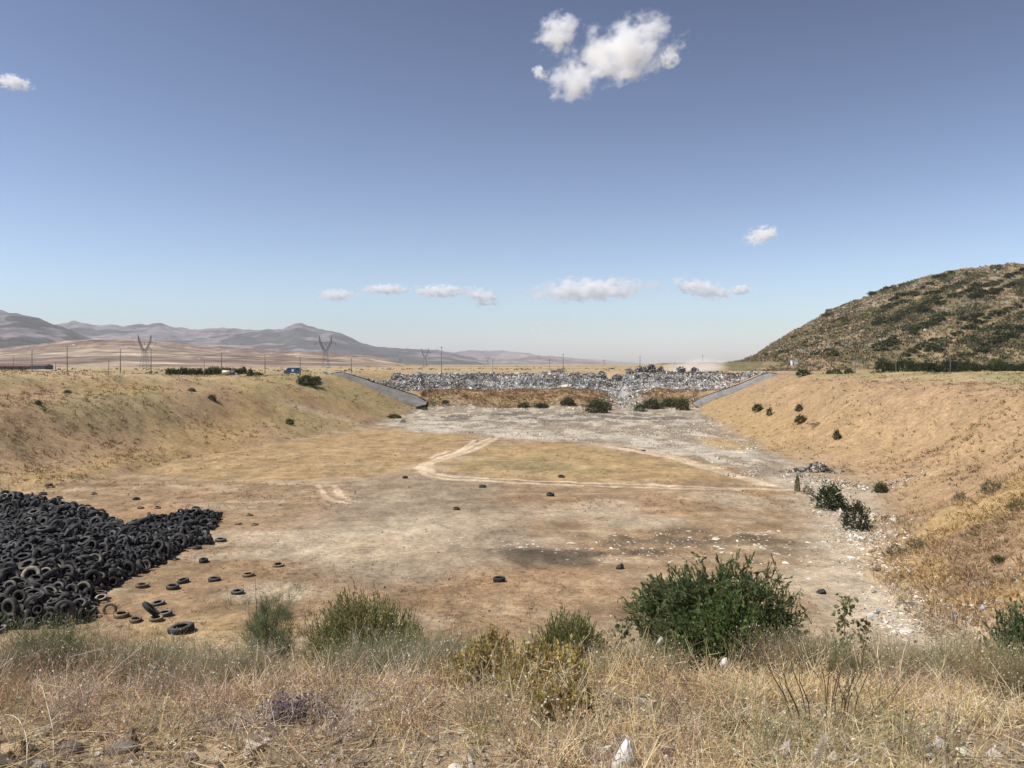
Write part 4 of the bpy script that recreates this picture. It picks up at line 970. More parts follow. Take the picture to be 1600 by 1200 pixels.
# ------------------------------------------------------------------ lamps, pylons, vehicles, buildings
M_METAL = surf_mat('galvanised_steel', .5, .4, ((2, .85, 1.1),), metallic=.3)
M_PAINT = surf_mat('vehicle_paint', .4, .5, ((1.5, .8, 1.15),))
M_GLASS = surf_mat('window_glass', .12, .6, ((2, .9, 1.1),))
M_WALL = surf_mat('plaster', .9, .2, ((1.2, .85, 1.1),))
def lamp(px, topy, d, arm, label, group='lamp posts on the plain'):
    x = (px - 800) / F * d; z = zs(x, d); h = -(topy - HY) / F * d - z
    r = thing('lamp_post', label, 'lamp post', (x, d, z - .3), 0, group); h += .3
    Geo().add(*tube([(0, 0, 0), (0, 0, h * .5), (0, 0, h)], [.14, .11, .07], 6), (.16, .155, .15)).build('pole', M_METAL, r)
    if arm:
        a = 1.5 * arm
        Geo().add(*tube([(0, 0, h - .1), (a * .5, 0, h + .25), (a, 0, h + .35)], .05, 5), (.16, .155, .15)).build('arm', M_METAL, r)
        v, f = box(a + .25 * arm, 0, h + .26, .85, .32, .18, .05); Geo().add(v, f, (.55, .55, .54)).build('lamp_head', M_PAINT, r)
    else:
        v, f = box(0, 0, h - .05, .5, .3, .3, .06); Geo().add(v, f, (.2, .2, .2)).build('lamp_head', M_PAINT, r)
for a in [(50, 548, 216, 0, 'slim grey post standing left of the tall lamp, near the dark shed end'), (105, 541, 214, 1, 'tall lamp post with a white head, highest at the far left'), (87, 565, 330, 0, 'short distant post between the slim post and the tall lamp'),
          (21, 558, 420, 0, 'faint distant post in front of the left end of the dark shed'), (170, 562, 300, 0, 'short post left of the lamp near the big pylon'), (188, 545, 222, 1, 'lamp post with a white head just left of the big pylon'),
          (236, 545, 226, -1, 'lamp post with an arm standing right in front of the big pylon'), (319, 562, 300, -1, 'short lamp post at the gap of the planted tree row'), (346, 551, 224, 1, 'lamp post with an arm rising from the right part of the tree row'),
          (414, 554, 232, 1, 'lamp post with an arm between tree row and blue van'), (469, 559, 238, 0, 'post standing right behind the blue van'), (549, 561, 262, 0, 'post between the second pylon and the pit corner'),
          (690, 543, 270, 0, 'tall single post on the plain above the refuse face, left part'), (770, 561, 380, 0, 'faint distant post beside the small far pylon'), (859, 561, 420, 0, 'faint post left of the taller one above the refuse face'),
          (880, 554, 330, 0, 'taller post above the middle of the refuse face'), (1000, 557, 360, 0, 'post on the horizon above the refuse mounds'), (1098, 556, 370, 0, 'post on the horizon by the dust cloud'),
          (1336, 553, 236, 0, 'thin post on the right plain left of the shrub row'), (1400, 555, 226, 0, 'thin post in front of the shrub row, middle of three'), (1485, 555, 226, 0, 'thin post in front of the shrub row, rightmost')]: lamp(*a)
def pylon(px, topy, basepx, d, label, col=.2):
    x = (px - 800) / F * d; z = zs(x, d); h = -(topy - HY) / F * d - z; k = h / 36
    r = thing('pylon', label, 'pylon', (x, d, z), 0, 'lattice pylons on the plain'); cl = (col, col, col * .98); br = .14 * max(1, k)
    def lat(g, A, B, n_, w0, w1):
        A, B = np.array(A, float) * k, np.array(B, float) * k
        for i in range(n_):
            p, q = A + (B - A) * i / n_, A + (B - A) * (i + 1) / n_; wa, wb = (w0 + (w1 - w0) * i / n_) * k / 2, (w0 + (w1 - w0) * (i + 1) / n_) * k / 2
            for sx, sy in ((1, 1), (1, -1), (-1, -1), (-1, 1)):
                g.add(*bar(p + (sx * wa, sy * wa, 0), q + (sx * wb, sy * wb, 0), br), cl)
            for sg in (1, -1):
                for sy in (1, -1): g.add(*bar(p + (sg * wa, sy * wa, 0), q + (-sg * wb, sy * wb, 0), br * .7), cl)
    g = Geo(); lat(g, (0, 0, 0), (0, 0, 19), 6, 8.0, 3.2); g.build('lattice_legs', M_METAL, r)
    for s in (-1, 1):
        g = Geo(); lat(g, (s * 1.0, 0, 19), (s * 6.0, 0, 29), 5, 2.2, 1.6); lat(g, (s * 6.0, 0, 29), (s * 7.0, 0, 36), 3, 1.6, .3); g.build('mast_arm', M_METAL, r)
    g = Geo()
    for zc in (28.2, 29.6): g.add(*bar(np.array((-12, 0, zc if zc < 29 else 28.6)) * k, np.array((12, 0, zc if zc < 29 else 28.6)) * k, br), cl)
    for i in range(8):
        a = -6 + i * 1.5; g.add(*bar(np.array((a, 0, 28.2)) * k, np.array((a + 1.5, 0, 29.6)) * k, br * .7), cl)
    g.add(*bar(np.array((-6, 0, 29.6)) * k, np.array((6, 0, 29.6)) * k, br), cl)
    g.build('cross_arm', M_METAL, r)
    for a in (-11.5, 0, 11.5): Geo().add(*bar(np.array((a, 0, 28.2)) * k, np.array((a, 0, 25.0)) * k, br * 1.2), (.1, .1, .1)).build('insulator', M_METAL, r)
pylon(226, 524, 0, 640, 'large lattice pylon at the left, tallest on the brown plain'); pylon(508.5, 525, 0, 700, 'lattice pylon with two horns in front of the mountain peak')
pylon(664, 544, 0, 1050, 'smaller lattice pylon above the left end of the refuse face'); pylon(762, 556, 0, 1900, 'small far lattice pylon right of the tall single post')
pylon(355, 554, 0, 1900, 'faint far lattice pylon behind the planted tree row'); pylon(944, 561, 0, 2800, 'tiny lattice pylon on the horizon right of the middle'); pylon(626, 560, 0, 2300, 'faint tiny lattice pylon left of the refuse face')
def wheel(parent, x, y, z, r, w_):
    v, f, c = tyre_mesh(r, w_, .6, 18); v = v[:, [0, 2, 1]]
    o = Geo().add(v, f, c).build('wheel', M_TYRE, parent, True, (x, y, z))
    t, tf = tube([(0, -w_ * .3, 0), (0, w_ * .3, 0)], r * .6, 12, False); gg = Geo().add(t, tf, (.4, .4, .4))
    gg.add([(0, -w_ * .2, 0)] + [(r * .6 * math.cos(a), -w_ * .2, r * .6 * math.sin(a)) for a in np.arange(12) / 12 * 6.283], [(0, i + 1, (i + 1) % 12 + 1) for i in range(12)], (.4, .4, .4)); gg.build('rim', M_METAL, o)
# blue van
d = 232; x = (457 - 800) / F * d; z = zs(x, d)
vn = thing('blue_van', 'blue van parked sideways on the left rim of the pit', 'van', (x, d, z))
Lp = [(-2.15, .42), (-2.2, 1.05), (-1.75, 1.18), (-1.2, 1.85), (-.9, 1.95), (1.9, 1.95), (2.12, 1.75), (2.2, .9), (2.15, .42)]
n_ = len(Lp); v = [(a, s * (.85 - (.10 if b > 1.3 else 0)), b) for s in (-1, 1) for a, b in Lp]
f = [(i, (i + 1) % n_, n_ + (i + 1) % n_, n_ + i) for i in range(n_)]
gg = Geo().add(v, f, (.03, .075, .16)); 
for s in (0, n_): gg.add(v[s:s + n_] + [(0, v[s][1], 1.1)], [(i, (i + 1) % n_, n_) for i in range(n_)], (.03, .075, .16))
gg.build('body', M_PAINT, vn)
for a, b in ((-1.25, -.45), (1.15, 1.9)):
    v, f = box((a + b) / 2, -.80, 1.22, b - a, .06, .5); Geo().add(v, f, (.02, .025, .03)).build('window', M_GLASS, vn)
v, f = box(.3, -.87, .85, .62, .05, .62); Geo().add(v, f, (.62, .64, .66)).build('side_panel', M_PAINT, vn)
v, f = box(-.42, -.865, .5, .04, .05, 1.25); Geo().add(v, f, (.02, .05, .1)).build('door_seam', M_PAINT, vn)
for a in (-1.35, 1.4):
    for b in (-.72, .72): wheel(vn, a, b, .34, .34, .22)
# pale tank truck
d = 230; x = (357 - 800) / F * d; z = zs(x, d)
tk = thing('tank_truck', 'small cream tank truck parked in front of the tree row', 'truck', (x, d, z))
t, tf = tube([(-1.7, 0, 1.15), (-1.6, 0, 1.15), (.35, 0, 1.15), (.45, 0, 1.15)], [.3, .55, .55, .3], 14, False)
gg = Geo().add(t, tf, (.66, .58, .42)); gg.build('tank', M_PAINT, tk, True)
for s in (-1.72, .47): Geo().add([(s, .3 * math.cos(a), 1.15 + .3 * math.sin(a)) for a in np.arange(12) / 12 * 6.283] + [(s, 0, 1.15)], [(i, (i + 1) % 12, 12) for i in range(12)], (.66, .58, .42)).build('tank_end', M_PAINT, tk)
v, f = box(0, 0, .5, 3.9, .9, .14); Geo().add(v, f, (.08, .07, .06)).build('chassis', M_PAINT, tk)
v, f = box(1.25, 0, .64, 1.05, 1.1, .95, .15); Geo().add(v, f, (.05, .05, .055)).build('cab', M_PAINT, tk)
v, f = box(1.15, -.57, 1.1, .6, .05, .32); Geo().add(v, f, (.4, .42, .44)).build('window', M_GLASS, tk)
v, f = box(2.1, 0, .45, .5, .8, .5, .08); Geo().add(v, f, (.6, .58, .55)).build('bonnet', M_PAINT, tk)
v, f = box(-1.85, -.1, .3, .5, .8, .35, .05); Geo().add(v, f, (.62, .58, .5)).build('rear_box', M_PAINT, tk)
for a in (-1.2, 1.5):
    for b in (-.45, .45): wheel(tk, a, b, .3, .3, .2)
# white hut
d = 360; x = (1241 - 800) / F * d; z = max(zs(x, d), float(LOW.height(x, d))) - .15; hz_ = -(563 - HY) / F * d - z
ht = thing('white_hut', 'tiny white hut with a dark doorway at the foot of the hill', 'hut', (x, d, z))
v, f = box(0, 0, 0, 2.6, 2.0, hz_); Geo().add(v, f, (.78, .77, .74)).build('wall', M_WALL, ht)
v, f = box(0, 0, hz_, 2.9, 2.3, .16); Geo().add(v, f, (.7, .69, .66)).build('roof', M_WALL, ht)
v, f = box(-.65, -1.0, .1, .4, .06, hz_ * .72); Geo().add(v, f, (.10, .09, .08)).build('door', M_WALL, ht)
v, f = box(.4, -1.0, hz_ * .5, .45, .05, .5); Geo().add(v, f, (.16, .17, .18)).build('window', M_GLASS, ht)
# long dark shed far left
d = 520; x1 = (77 - 800) / F * d; x0_ = (-60 - 800) / F * d; z = zs((x1 + x0_) / 2, d); hs_ = -(569.8 - HY) / F * d - z
sh = thing('long_shed', 'long low dark reddish shed standing on the far left plain', 'shed', ((x0_ + x1) / 2, d, z)); L_ = x1 - x0_
v, f = box(-4.5, 0, 0, L_ - 9, 9, hs_ * .72); Geo().add(v, f, (.16, .10, .085)).build('wall', M_WALL, sh)
v, f = box(L_ / 2 - 4.45, -.4, 0, 9.0, 9.6, hs_ * .78); Geo().add(v, f, (.10, .10, .15)).build('end_wall', M_WALL, sh)
hh_ = hs_ * .72
v = [(-L_ / 2 - .5, -5.4, hh_ + .05), (L_ / 2 + .3, -5.4, hh_ + .25), (L_ / 2 + .3, 0, hs_ + .3), (-L_ / 2 - .5, 0, hs_ + .3), (-L_ / 2 - .5, 5.2, hh_ + .05), (L_ / 2 + .3, 5.2, hh_ + .25)]
Geo().add(v, [(0, 1, 2, 3), (3, 2, 5, 4)], (.13, .075, .065)).build('roof', M_WALL, sh)
for i in range(9):
    v, f = box(-L_ / 2 + 3 + i * (L_ - 14) / 9, -4.5, .5, 1.6, .08, hs_ * .4); Geo().add(v, f, (.05, .04, .04)).build('opening', M_WALL, sh)
# rough block hut on the plain
d = 300; x = (871 - 800) / F * d; z = zs(x, d)
bh = thing('earth_mound_hut', 'low brown ruined block hut on the plain behind the refuse', 'hut', (x, d, z - .1))
v, f = box(0, 0, 0, 4.8, 2.5, .95, .12); Geo().add(v, f, (.24, .19, .14)).build('wall', M_WALL, bh)
v, f = box(.9, -.1, .95, 2.2, 1.8, .5, .2); Geo().add(v, f, (.20, .155, .12)).build('roof', M_WALL, bh)
v, f = box(-1.4, -1.26, 0, .7, .06, .7); Geo().add(v, f, (.06, .05, .04)).build('door', M_WALL, bh)
# far dots of scrub on the plains
x, y = scatter(1500, 240, 1500, .7); k = (np.abs(x - 18) > 70) | (y > 330); x, y = x[k], y[k]; k = fbm(x / 60, y / 60, 3, 900) > .47; x, y = x[k], y[k]; z = zfun(x, y)
u = norm(rg.normal(size=(len(x), 14, 3))); u[..., 2] = np.abs(u[..., 2]); s = rg.uniform(.35, 1.3, len(x))
g = Geo(); g.add(*leaves((np.stack([x, y, z], -1)[:, None] + u * s[:, None, None] * np.array([.8, .8, .35])).reshape(-1, 3), u.reshape(-1, 3), np.repeat(s, 14) * .6, np.repeat(s, 14) * .4, np.repeat(pal(DKG + OLG + [(.15, .12, .07)] * 4, len(x), rg), 14, 0), rg))
tag(g.build('plain_scrub', M_SCRUB), kind='stuff')
# ------------------------------------------------------------------ the weedy edge in front
rg = np.random.default_rng(123)
def shelf(n, y0=3.0, y1=8.4, w=.92):
    y = y0 + (y1 - y0) * rg.random(n) ** .85
    return rg.uniform(-w, w, n) * (y + .8), y
def tone(x, y, n):
    """straw, red brown, grey green and mauve-grey weeds grow in drifts"""
    a = fbm(x / .9, y / .7, 4, 1001); b = fbm(x / 1.4, y / 1.0, 4, 1002); c_ = fbm(x / .6, y / .5, 3, 1003)
    S = pal([(.70, .52, .27), (.78, .62, .36), (.60, .44, .23), (.82, .68, .43)], n, rg)
    B = pal([(.45, .30, .18), (.52, .37, .23), (.38, .26, .16)], n, rg)
    G_ = pal([(.35, .33, .17), (.42, .385, .21), (.29, .27, .14)], n, rg)
    M_ = pal([(.56, .43, .34), (.62, .50, .40), (.46, .34, .26)], n, rg)
    c = S
    pb = np.clip(sstep(.44, .58, a) * (.75 * (1 - sstep(-1.5, 1.0, x)) + .42), 0, .85)
    c = np.where((rg.random(n) < pb)[:, None], B, c)
    c = np.where((rg.random(n) < (.4 + .35 * sstep(.5, 2, x)) * sstep(.47, .6, b))[:, None], G_, c)
    c = np.where((rg.random(n) < .5 * sstep(.46, .58, c_) * (1 - .7 * sstep(-1, 1.5, x)))[:, None], M_, c)
    return c
n = 195000
x, y = shelf(n); z = zfun(x, y)
dens = .16 + .84 * sstep(.42, .57, fbm(x / .8, y / .8, 4, 1010)); dens = .8 * dens * np.where((y < 4.5) & (x < .3), .2, 1)
k = rg.random(n) < dens; x, y, z = x[k], y[k], z[k]; n = len(x)
h = rg.uniform(.05, .20, n) * (1 - .4 * (1 - sstep(3.9, 5.2, y))) * (.6 + .8 * fbm(x / 1.1, y / 1.1, 3, 1011)) * (1 - .3 * sstep(5, 6.3, y))
lean = rg.normal(0, .5, (n, 2))
off = np.stack([lean[:, 0] * h, lean[:, 1] * h, h], -1); bend = np.stack([rg.normal(.06, .3, n) * h, rg.normal(0, .3, n) * h, -h * rg.uniform(0, .5, n)], -1)
g = Geo(); g.add(*ribbons(np.stack([x, y, z - .01], -1), off, bend, rg.uniform(.0025, .0055, n), 2, tone(x, y, n), rg))
# fallen stalks lying across one another
m = 21000; x, y = shelf(m); z = zfun(x, y) + rg.uniform(.005, .06, m); a = rg.uniform(0, 6.28, m); L = rg.uniform(.08, .3, m)
g.add(*ribbons(np.stack([x, y, z], -1), np.stack([np.cos(a) * L, np.sin(a) * L, rg.normal(0, .02, m)], -1), rg.normal(0, .03, (m, 3)), rg.uniform(.003, .006, m), 2, pal(STR + [(.24, .17, .11)], m, rg), rg, .5))
tag(g.build('dry_grass', M_DRY), kind='stuff')
# wiry weeds with seed heads
g = Geo()
nc = 2250; x, y = shelf(nc, 3.2, 8.2); z = zfun(x, y)
k = rg.random(nc) < .25 + .75 * sstep(.42, .56, fbm(x / 1.2 + 5, y / .9, 4, 1020)); x, y, z = x[k], y[k], z[k]; nc = len(x)
ct = tone(x, y, nc); ns = 8
H = rg.uniform(.13, .34, nc) * (.85 - .25 * sstep(5.2, 6.4, y)) * (1 - .35 * (1 - sstep(4, 5, y))) * np.where(x > 1.5, 1.15, 1)
base = np.repeat(np.stack([x, y, z], -1), ns, 0) + rg.normal(0, .03, (nc * ns, 3)) * np.array([1, 1, 0])
hh = np.repeat(H, ns) * rg.uniform(.6, 1.15, nc * ns); d2 = rg.normal(0, .42, (nc * ns, 2))
off = np.stack([d2[:, 0] * hh, d2[:, 1] * hh, hh], -1); bend = rg.normal(0, .16, (nc * ns, 3)) * hh[:, None]
cs = np.repeat(ct, ns, 0) * rg.uniform(.7, 1.1, (nc * ns, 1))
g.add(*ribbons(base, off, bend, rg.uniform(.003, .005, nc * ns), 3, cs, rg, .6))
nt_ = 3
s = rg.uniform(.35, .95, (nc * ns, nt_)); tb = base[:, None] + off[:, None] * s[..., None] + bend[:, None] * (s ** 2)[..., None]
to = rg.normal(0, 1, tb.shape) * .05 + np.array([0, 0, .05]); tb = tb.reshape(-1, 3); to = to.reshape(-1, 3)
g.add(*ribbons(tb, to, to * 0, np.full(len(tb), .0028), 1, np.repeat(cs, nt_, 0), rg, .5))
tips = tb + to; kk = rg.random(len(tips)) < .75; tips = tips[kk]
pc = pal([(.55, .46, .33), (.62, .55, .45), (.40, .30, .20), (.50, .42, .38), (.33, .24, .16)], len(tips), rg)
g.add(*leaves(tips - .006, rg.normal(size=(len(tips), 3)), rg.uniform(.008, .019, len(tips)), rg.uniform(.006, .013, len(tips)), pc, rg))
tag(g.build('dry_weeds', M_DRY), kind='stuff')
# clods, chippings and small stones
g = Geo(); m = 12000; x, y = shelf(m, 3.0, 6.5); k = rg.random(m) < np.where((y < 4.4), .9, .25); x, y = x[k], y[k]
g.add(*chips(np.stack([x, y, zfun(x, y) + .004], -1), rg.gamma(1.5, .017, len(x)) + .009, pal([(.22, .17, .125), (.30, .24, .18), (.16, .135, .11), (.42, .37, .30), (.50, .46, .40)], len(x), rg), rg, .7))
tag(g.build('clods_and_pebbles', M_STONE), kind='stuff')

def plant_at(name, px, py, d, label, cat, group=None):
    x = (px - 800) / F * d
    return thing(name, label, cat, (x, d, zs(x, d) - .02), 0, group)
def shoots(w_, dp, h_, nsh, cols, seed, lum=.3, low=-.1, base=.12, inner=.5):
    rng = np.random.default_rng(seed)
    u = norm(rng.normal(size=(nsh * 3, 3))); u = u[u[:, 2] > low][:nsh]; nsh = len(u)
    az = np.arctan2(u[:, 1], u[:, 0])
    r = 1 + lum * (fbm(az * 1.5 + seed, u[:, 2] * 2 + seed * 2.3, 4, seed) - .5) * 2.2
    r = r * rng.uniform(inner, 1.03, nsh) ** .5
    tip = u * np.array([w_ / 2, dp / 2, h_ * (1 - base)]) * r[:, None] + np.array([0, 0, h_ * base]); tip[:, 2] = np.maximum(tip[:, 2], .03)
    return rng, u, tip
def lance_bush(root, w_, dp, h_, nsh, nlf, ll, lw, cols, seed, shl=(.16, .34), up=.8, out=.5, lum=.3, stems=26, nm='foliage', ang=.5, stemcol=(.15, .11, .08), low=-.1, base=.12, rnd=.22):
    rng, u, tip = shoots(w_, dp, h_, nsh, cols, seed, lum, low, base); n_ = len(tip)
    d = norm(u * out + np.array([0, 0, up]) + rng.normal(0, rnd, (n_, 3)))
    L = rng.uniform(*shl, n_)
    s = (np.arange(nlf)[None] + rng.random((n_, nlf))) / nlf
    p = tip[:, None] - d[:, None] * (L[:, None] * (1 - s))[..., None]
    ld = norm(d[:, None] * (.75 + .5 * s[..., None]) + norm(rng.normal(size=(n_, nlf, 3))) * ang * 1.5 * (1.15 - s[..., None]))
    cc = np.clip(pal(cols, n_, rng, .15)[:, None] * rng.uniform(.72, 1.3, (n_, nlf, 1)), 0, 1)
    g = Geo(); g.add(*leaves(p.reshape(-1, 3), ld.reshape(-1, 3), ll * rng.uniform(.6, 1.25, n_ * nlf), lw * rng.uniform(.75, 1.25, n_ * nlf), cc.reshape(-1, 3), rng))
    b0 = tip - d * L[:, None]
    g.add(*ribbons(b0, d * L[:, None], d * 0, np.full(n_, .004), 1, np.tile(np.array([(.13, .11, .06)]), (n_, 1)), rng, .5))
    g.build(nm, M_LEAF, root)
    k = rng.permutation(n_)[:stems]; sg = Geo()
    for i in k:
        t = b0[i]; sg.add(*tube([(t[0] * .06, t[1] * .06, -.04), t * np.array([.4, .4, .5]) + rng.normal(0, .02, 3), t], [.011, .008, .003], 5), np.array(stemcol) * rng.uniform(.8, 1.2))
    sg.build('stem', M_BARK, root)
DB = [(.155, .185, .072), (.185, .22, .088), (.125, .155, .062), (.26, .28, .15), (.16, .20, .075)]
# the large dark bush
r = plant_at('bush', 1118, 0, 7.3, 'large dense dark green bush with narrow leaves at the pit edge', 'bush')
lance_bush(r, 1.42, 1.25, 1.16, 3000, 16, .050, .0145, DB, 41, shl=(.10, .24), lum=.5, rnd=.45, up=.3, out=.75, stems=40, ang=.75, low=-.7, base=.40)
g = Geo()
for i in range(9):       # a few leaders stick out of the crown
    a_ = RNG.uniform(-.62, .62); zt = 1.02 * math.sqrt(max(.1, 1 - (a_ / .8) ** 2)) + RNG.uniform(.02, .10)
    m = 34; s = RNG.random(m); p = np.stack([a_ + s * RNG.normal(0, .03), RNG.normal(0, .2) + s * 0, zt - .25 + .25 * s], -1)
    g.add(*leaves(p, np.array([0, 0, .8]) + RNG.normal(0, .55, (m, 3)), .05, .012, pal(DB, m), RNG))
g.build('leader_shoots', M_LEAF, r)
# broad-leaved green shrub in front of it
r = plant_at('broadleaf_shrub', 1140, 0, 6.6, 'bright green broad leaved shrub growing against the front of the large dark bush', 'shrub')
BG = [(.11, .17, .045), (.14, .20, .055), (.09, .145, .04), (.17, .22, .075)]
lance_bush(r, .78, .45, .72, 420, 7, .036, .03, BG, 43, shl=(.1, .22), up=.8, out=.6, lum=.6, stems=16, ang=1.1)
r = plant_at('broadleaf_shrub', 1065, 0, 6.7, 'bright green broad leaved shrub low at the left front of the large dark bush', 'shrub')
lance_bush(r, .42, .3, .46, 150, 7, .034, .028, BG + [(.22, .24, .11)], 44, shl=(.1, .2), up=.8, out=.6, lum=.6, stems=9, ang=1.1)
# olive green bush left of the middle
OB = [(.29, .285, .10), (.34, .325, .125), (.24, .24, .085), (.44, .40, .23), (.31, .305, .105)]
r = plant_at('bush', 573, 0, 7.3, 'rounded olive green bush of upright shoots left of the middle', 'bush')
lance_bush(r, 1.16, .95, .92, 2300, 16, .034, .0085, OB, 47, shl=(.14, .28), up=.8, out=.6, lum=.3, rnd=.36, stems=40, ang=.6, low=-.6, base=.36)
# small bush
r = plant_at('bush', 888, 0, 6.9, 'small olive green bush between the yellow weed and the large dark bush', 'bush')
lance_bush(r, .70, .6, .66, 1050, 13, .034, .009, [(.26, .27, .10), (.31, .31, .125), (.20, .215, .08)], 53, shl=(.12, .24), up=.7, out=.65, lum=.3, stems=22, ang=.6, low=-.6, base=.38)
# right edge bush
r = plant_at('bush', 1590, 0, 6.3, 'green leafy bush cut by the right edge of the picture', 'bush')
lance_bush(r, .56, .5, .66, 520, 9, .038, .024, [(.13, .165, .065), (.165, .20, .08), (.11, .14, .055), (.22, .24, .12)], 59, shl=(.12, .24), up=.8, out=.6, lum=.45, stems=16, ang=.9)
# yellowing weed in the centre
YL = [(.54, .41, .13), (.60, .47, .18), (.46, .34, .12), (.36, .32, .10), (.64, .54, .30), (.32, .21, .10)]
for i, (px, d, w_, h_, sd_, lab) in enumerate([(752, 5.25, .50, .37, 61, 'yellowing leafy weed in the centre, the left clump with the palest leaves'), (842, 5.0, .66, .35, 62, 'yellowing leafy weed in the centre, the large right clump'), (880, 4.5, .32, .20, 63, 'yellow green weed clump closest to the viewer beside the dark hollow')]):
    r = plant_at('yellow_weed', px, 0, d, lab, 'weed', 'yellowing weeds in the centre')
    lance_bush(r, w_, w_ * .8, h_, 460, 8, .029, .018, YL, sd_, shl=(.08, .2), up=.8, out=.6, lum=.5, stems=26, ang=1.0, stemcol=(.24, .17, .10))
# feathery tamarisk-like shrub
def feathery(name, px, d, w_, h_, ntwig, cols, seed, label, cat, nstem=7, tall=0, fan=.5, tl=(.05, .10), clumps=46, r0=.009):
    r = plant_at(name, px, 0, d, label, cat); rng = np.random.default_rng(seed); sg = Geo(); fg_ = Geo(); P = []
    for i in range(nstem):
        a = rng.normal(0, fan) if i else -.3; b = rng.normal(0, .4); hh = h_ * rng.uniform(.72, .98)
        t = np.array([a * w_ * .5, b * w_ * .35, hh]); m1 = t * np.array([.30, .30, .35]) + rng.normal(0, .015, 3); m2 = t * np.array([.7, .7, .7]) + rng.normal(0, .02, 3)
        pts = np.array([(t[0] * .05, t[1] * .05, -.04), m1, m2, t]); sg.add(*tube(pts, [r0, r0 * .75, r0 * .5, r0 * .2], 5), np.array((.13, .09, .065)) * rng.uniform(.8, 1.2))
        for j in range(clumps // nstem):
            s = rng.uniform(.42, 1.0); q = np.array([np.interp(s, [0, .35, .7, 1], pts[:, k_]) for k_ in range(3)])
            o = rng.normal(0, 1, 3) * np.array([.10, .10, .05]) * w_ / .5 + np.array([np.sign(q[0]) * .03, 0, .03]); e = q + o
            sg.add(*tube([q, e], [r0 * .3, r0 * .12], 3), (.15, .12, .075)); P.append(e); P.append((q + e) / 2)
    P = np.array(P); per = max(1, ntwig // len(P)); c0 = np.repeat(P, per, 0) + rng.normal(0, .028, (len(P) * per, 3))
    dv = norm(rng.normal(0, .55, c0.shape) + np.array([0, 0, .8])); L = rng.uniform(*tl, len(c0))
    cc = np.repeat(pal(cols, len(P), rng, .2), per, 0) * rng.uniform(.8, 1.25, (len(c0), 1))
    fg_.add(*ribbons(c0, dv * L[:, None], rng.normal(0, .012, c0.shape), np.full(len(c0), .0030), 2, cc, rng, .6))
    sg.build('stem', M_BARK, r); fg_.build('feathery_foliage', M_LEAF, r)
    return r
FE = [(.16, .185, .09), (.135, .16, .075), (.20, .215, .115), (.115, .135, .065)]
r = feathery('feathery_shrub', 430, 7.6, .78, 1.02, 6500, FE, 71, 'feathery grey green shrub with thin dark stems standing over dry grass', 'shrub', nstem=8, clumps=64)
g = Geo(); g.add(*tube([(-.08, 0, -.02), (-.10, .01, .35), (-.17, .02, .66), (-.19, .02, 1.10)], [.008, .006, .004, .0015], 5), (.16, .12, .08)); g.add(*tube([(-.135, .015, .5), (-.24, 0, .74), (-.245, 0, .92)], [.004, .003, .001], 4), (.16, .12, .08)); g.build('bare_leader', M_BARK, r)
r = plant_at('dark_weed', 441, 0, 7.9, 'dark low twiggy weed behind the feathery shrub', 'weed')
lance_bush(r, .42, .3, .30, 220, 7, .03, .012, [(.11, .10, .07), (.14, .125, .085), (.09, .085, .055)], 73, shl=(.06, .14), lum=.4, stems=18, ang=.9)  # low clump of dark brown-green leaves on short stems
# broom at the left and the fine grey-green weeds
def broom(px, d, w_, h_, ns_, cols, seed, label, group=None, fan=.45, dots=True, wd=.0035, dotc=((.62, .56, .45), (.55, .47, .35))):
    r = plant_at('wiry_weed', px, 0, d, label, 'weed', group); rng = np.random.default_rng(seed)
    b = rng.normal(0, 1, (ns_, 3)) * np.array([w_ * .16, w_ * .14, 0]); hh = h_ * rng.uniform(.45, 1.05, ns_)
    d2 = rng.normal(0, fan, (ns_, 2)) * w_ * .5; off = np.stack([d2[:, 0], d2[:, 1] * .8, hh], -1); bend = np.stack([d2[:, 0] * .4, d2[:, 1] * .4, -hh * .08], -1)
    cc = pal(cols, ns_, rng, .2)
    g = Geo(); g.add(*ribbons(b, off, bend, np.full(ns_, wd), 4, cc, rng, .7))
    s = rng.uniform(.3, .95, (ns_, 5)); tb = (b[:, None] + off[:, None] * s[..., None] + bend[:, None] * (s ** 2)[..., None]).reshape(-1, 3); to = rng.normal(0, .03, tb.shape) + np.array([0, 0, .05])
    g.add(*ribbons(tb, to, to * 0, np.full(len(tb), wd * .75), 1, np.repeat(cc, 5, 0), rng, .6)); g.build('stalks', M_LEAF, r)
    if dots:
        t = (tb + to)[rng.random(len(tb)) < .22]; gg = Geo(); gg.add(*leaves(t, rng.normal(size=t.shape), .011, .009, pal(dotc, len(t), rng), rng)); gg.build('seed_heads', M_DRY, r)['kind'] = 'stuff'
    return r
GB = [(.19, .20, .09), (.24, .24, .115), (.15, .165, .075)]; GW = [(.36, .345, .19), (.43, .40, .24), (.30, .29, .155)]; PB = [(.46, .37, .26), (.39, .31, .22), (.33, .26, .17), (.34, .31, .19)]
broom(76, 5.9, .52, .52, 700, GB, 81, 'tall wiry green weed fanning out in front of the tyre heap', fan=.55)
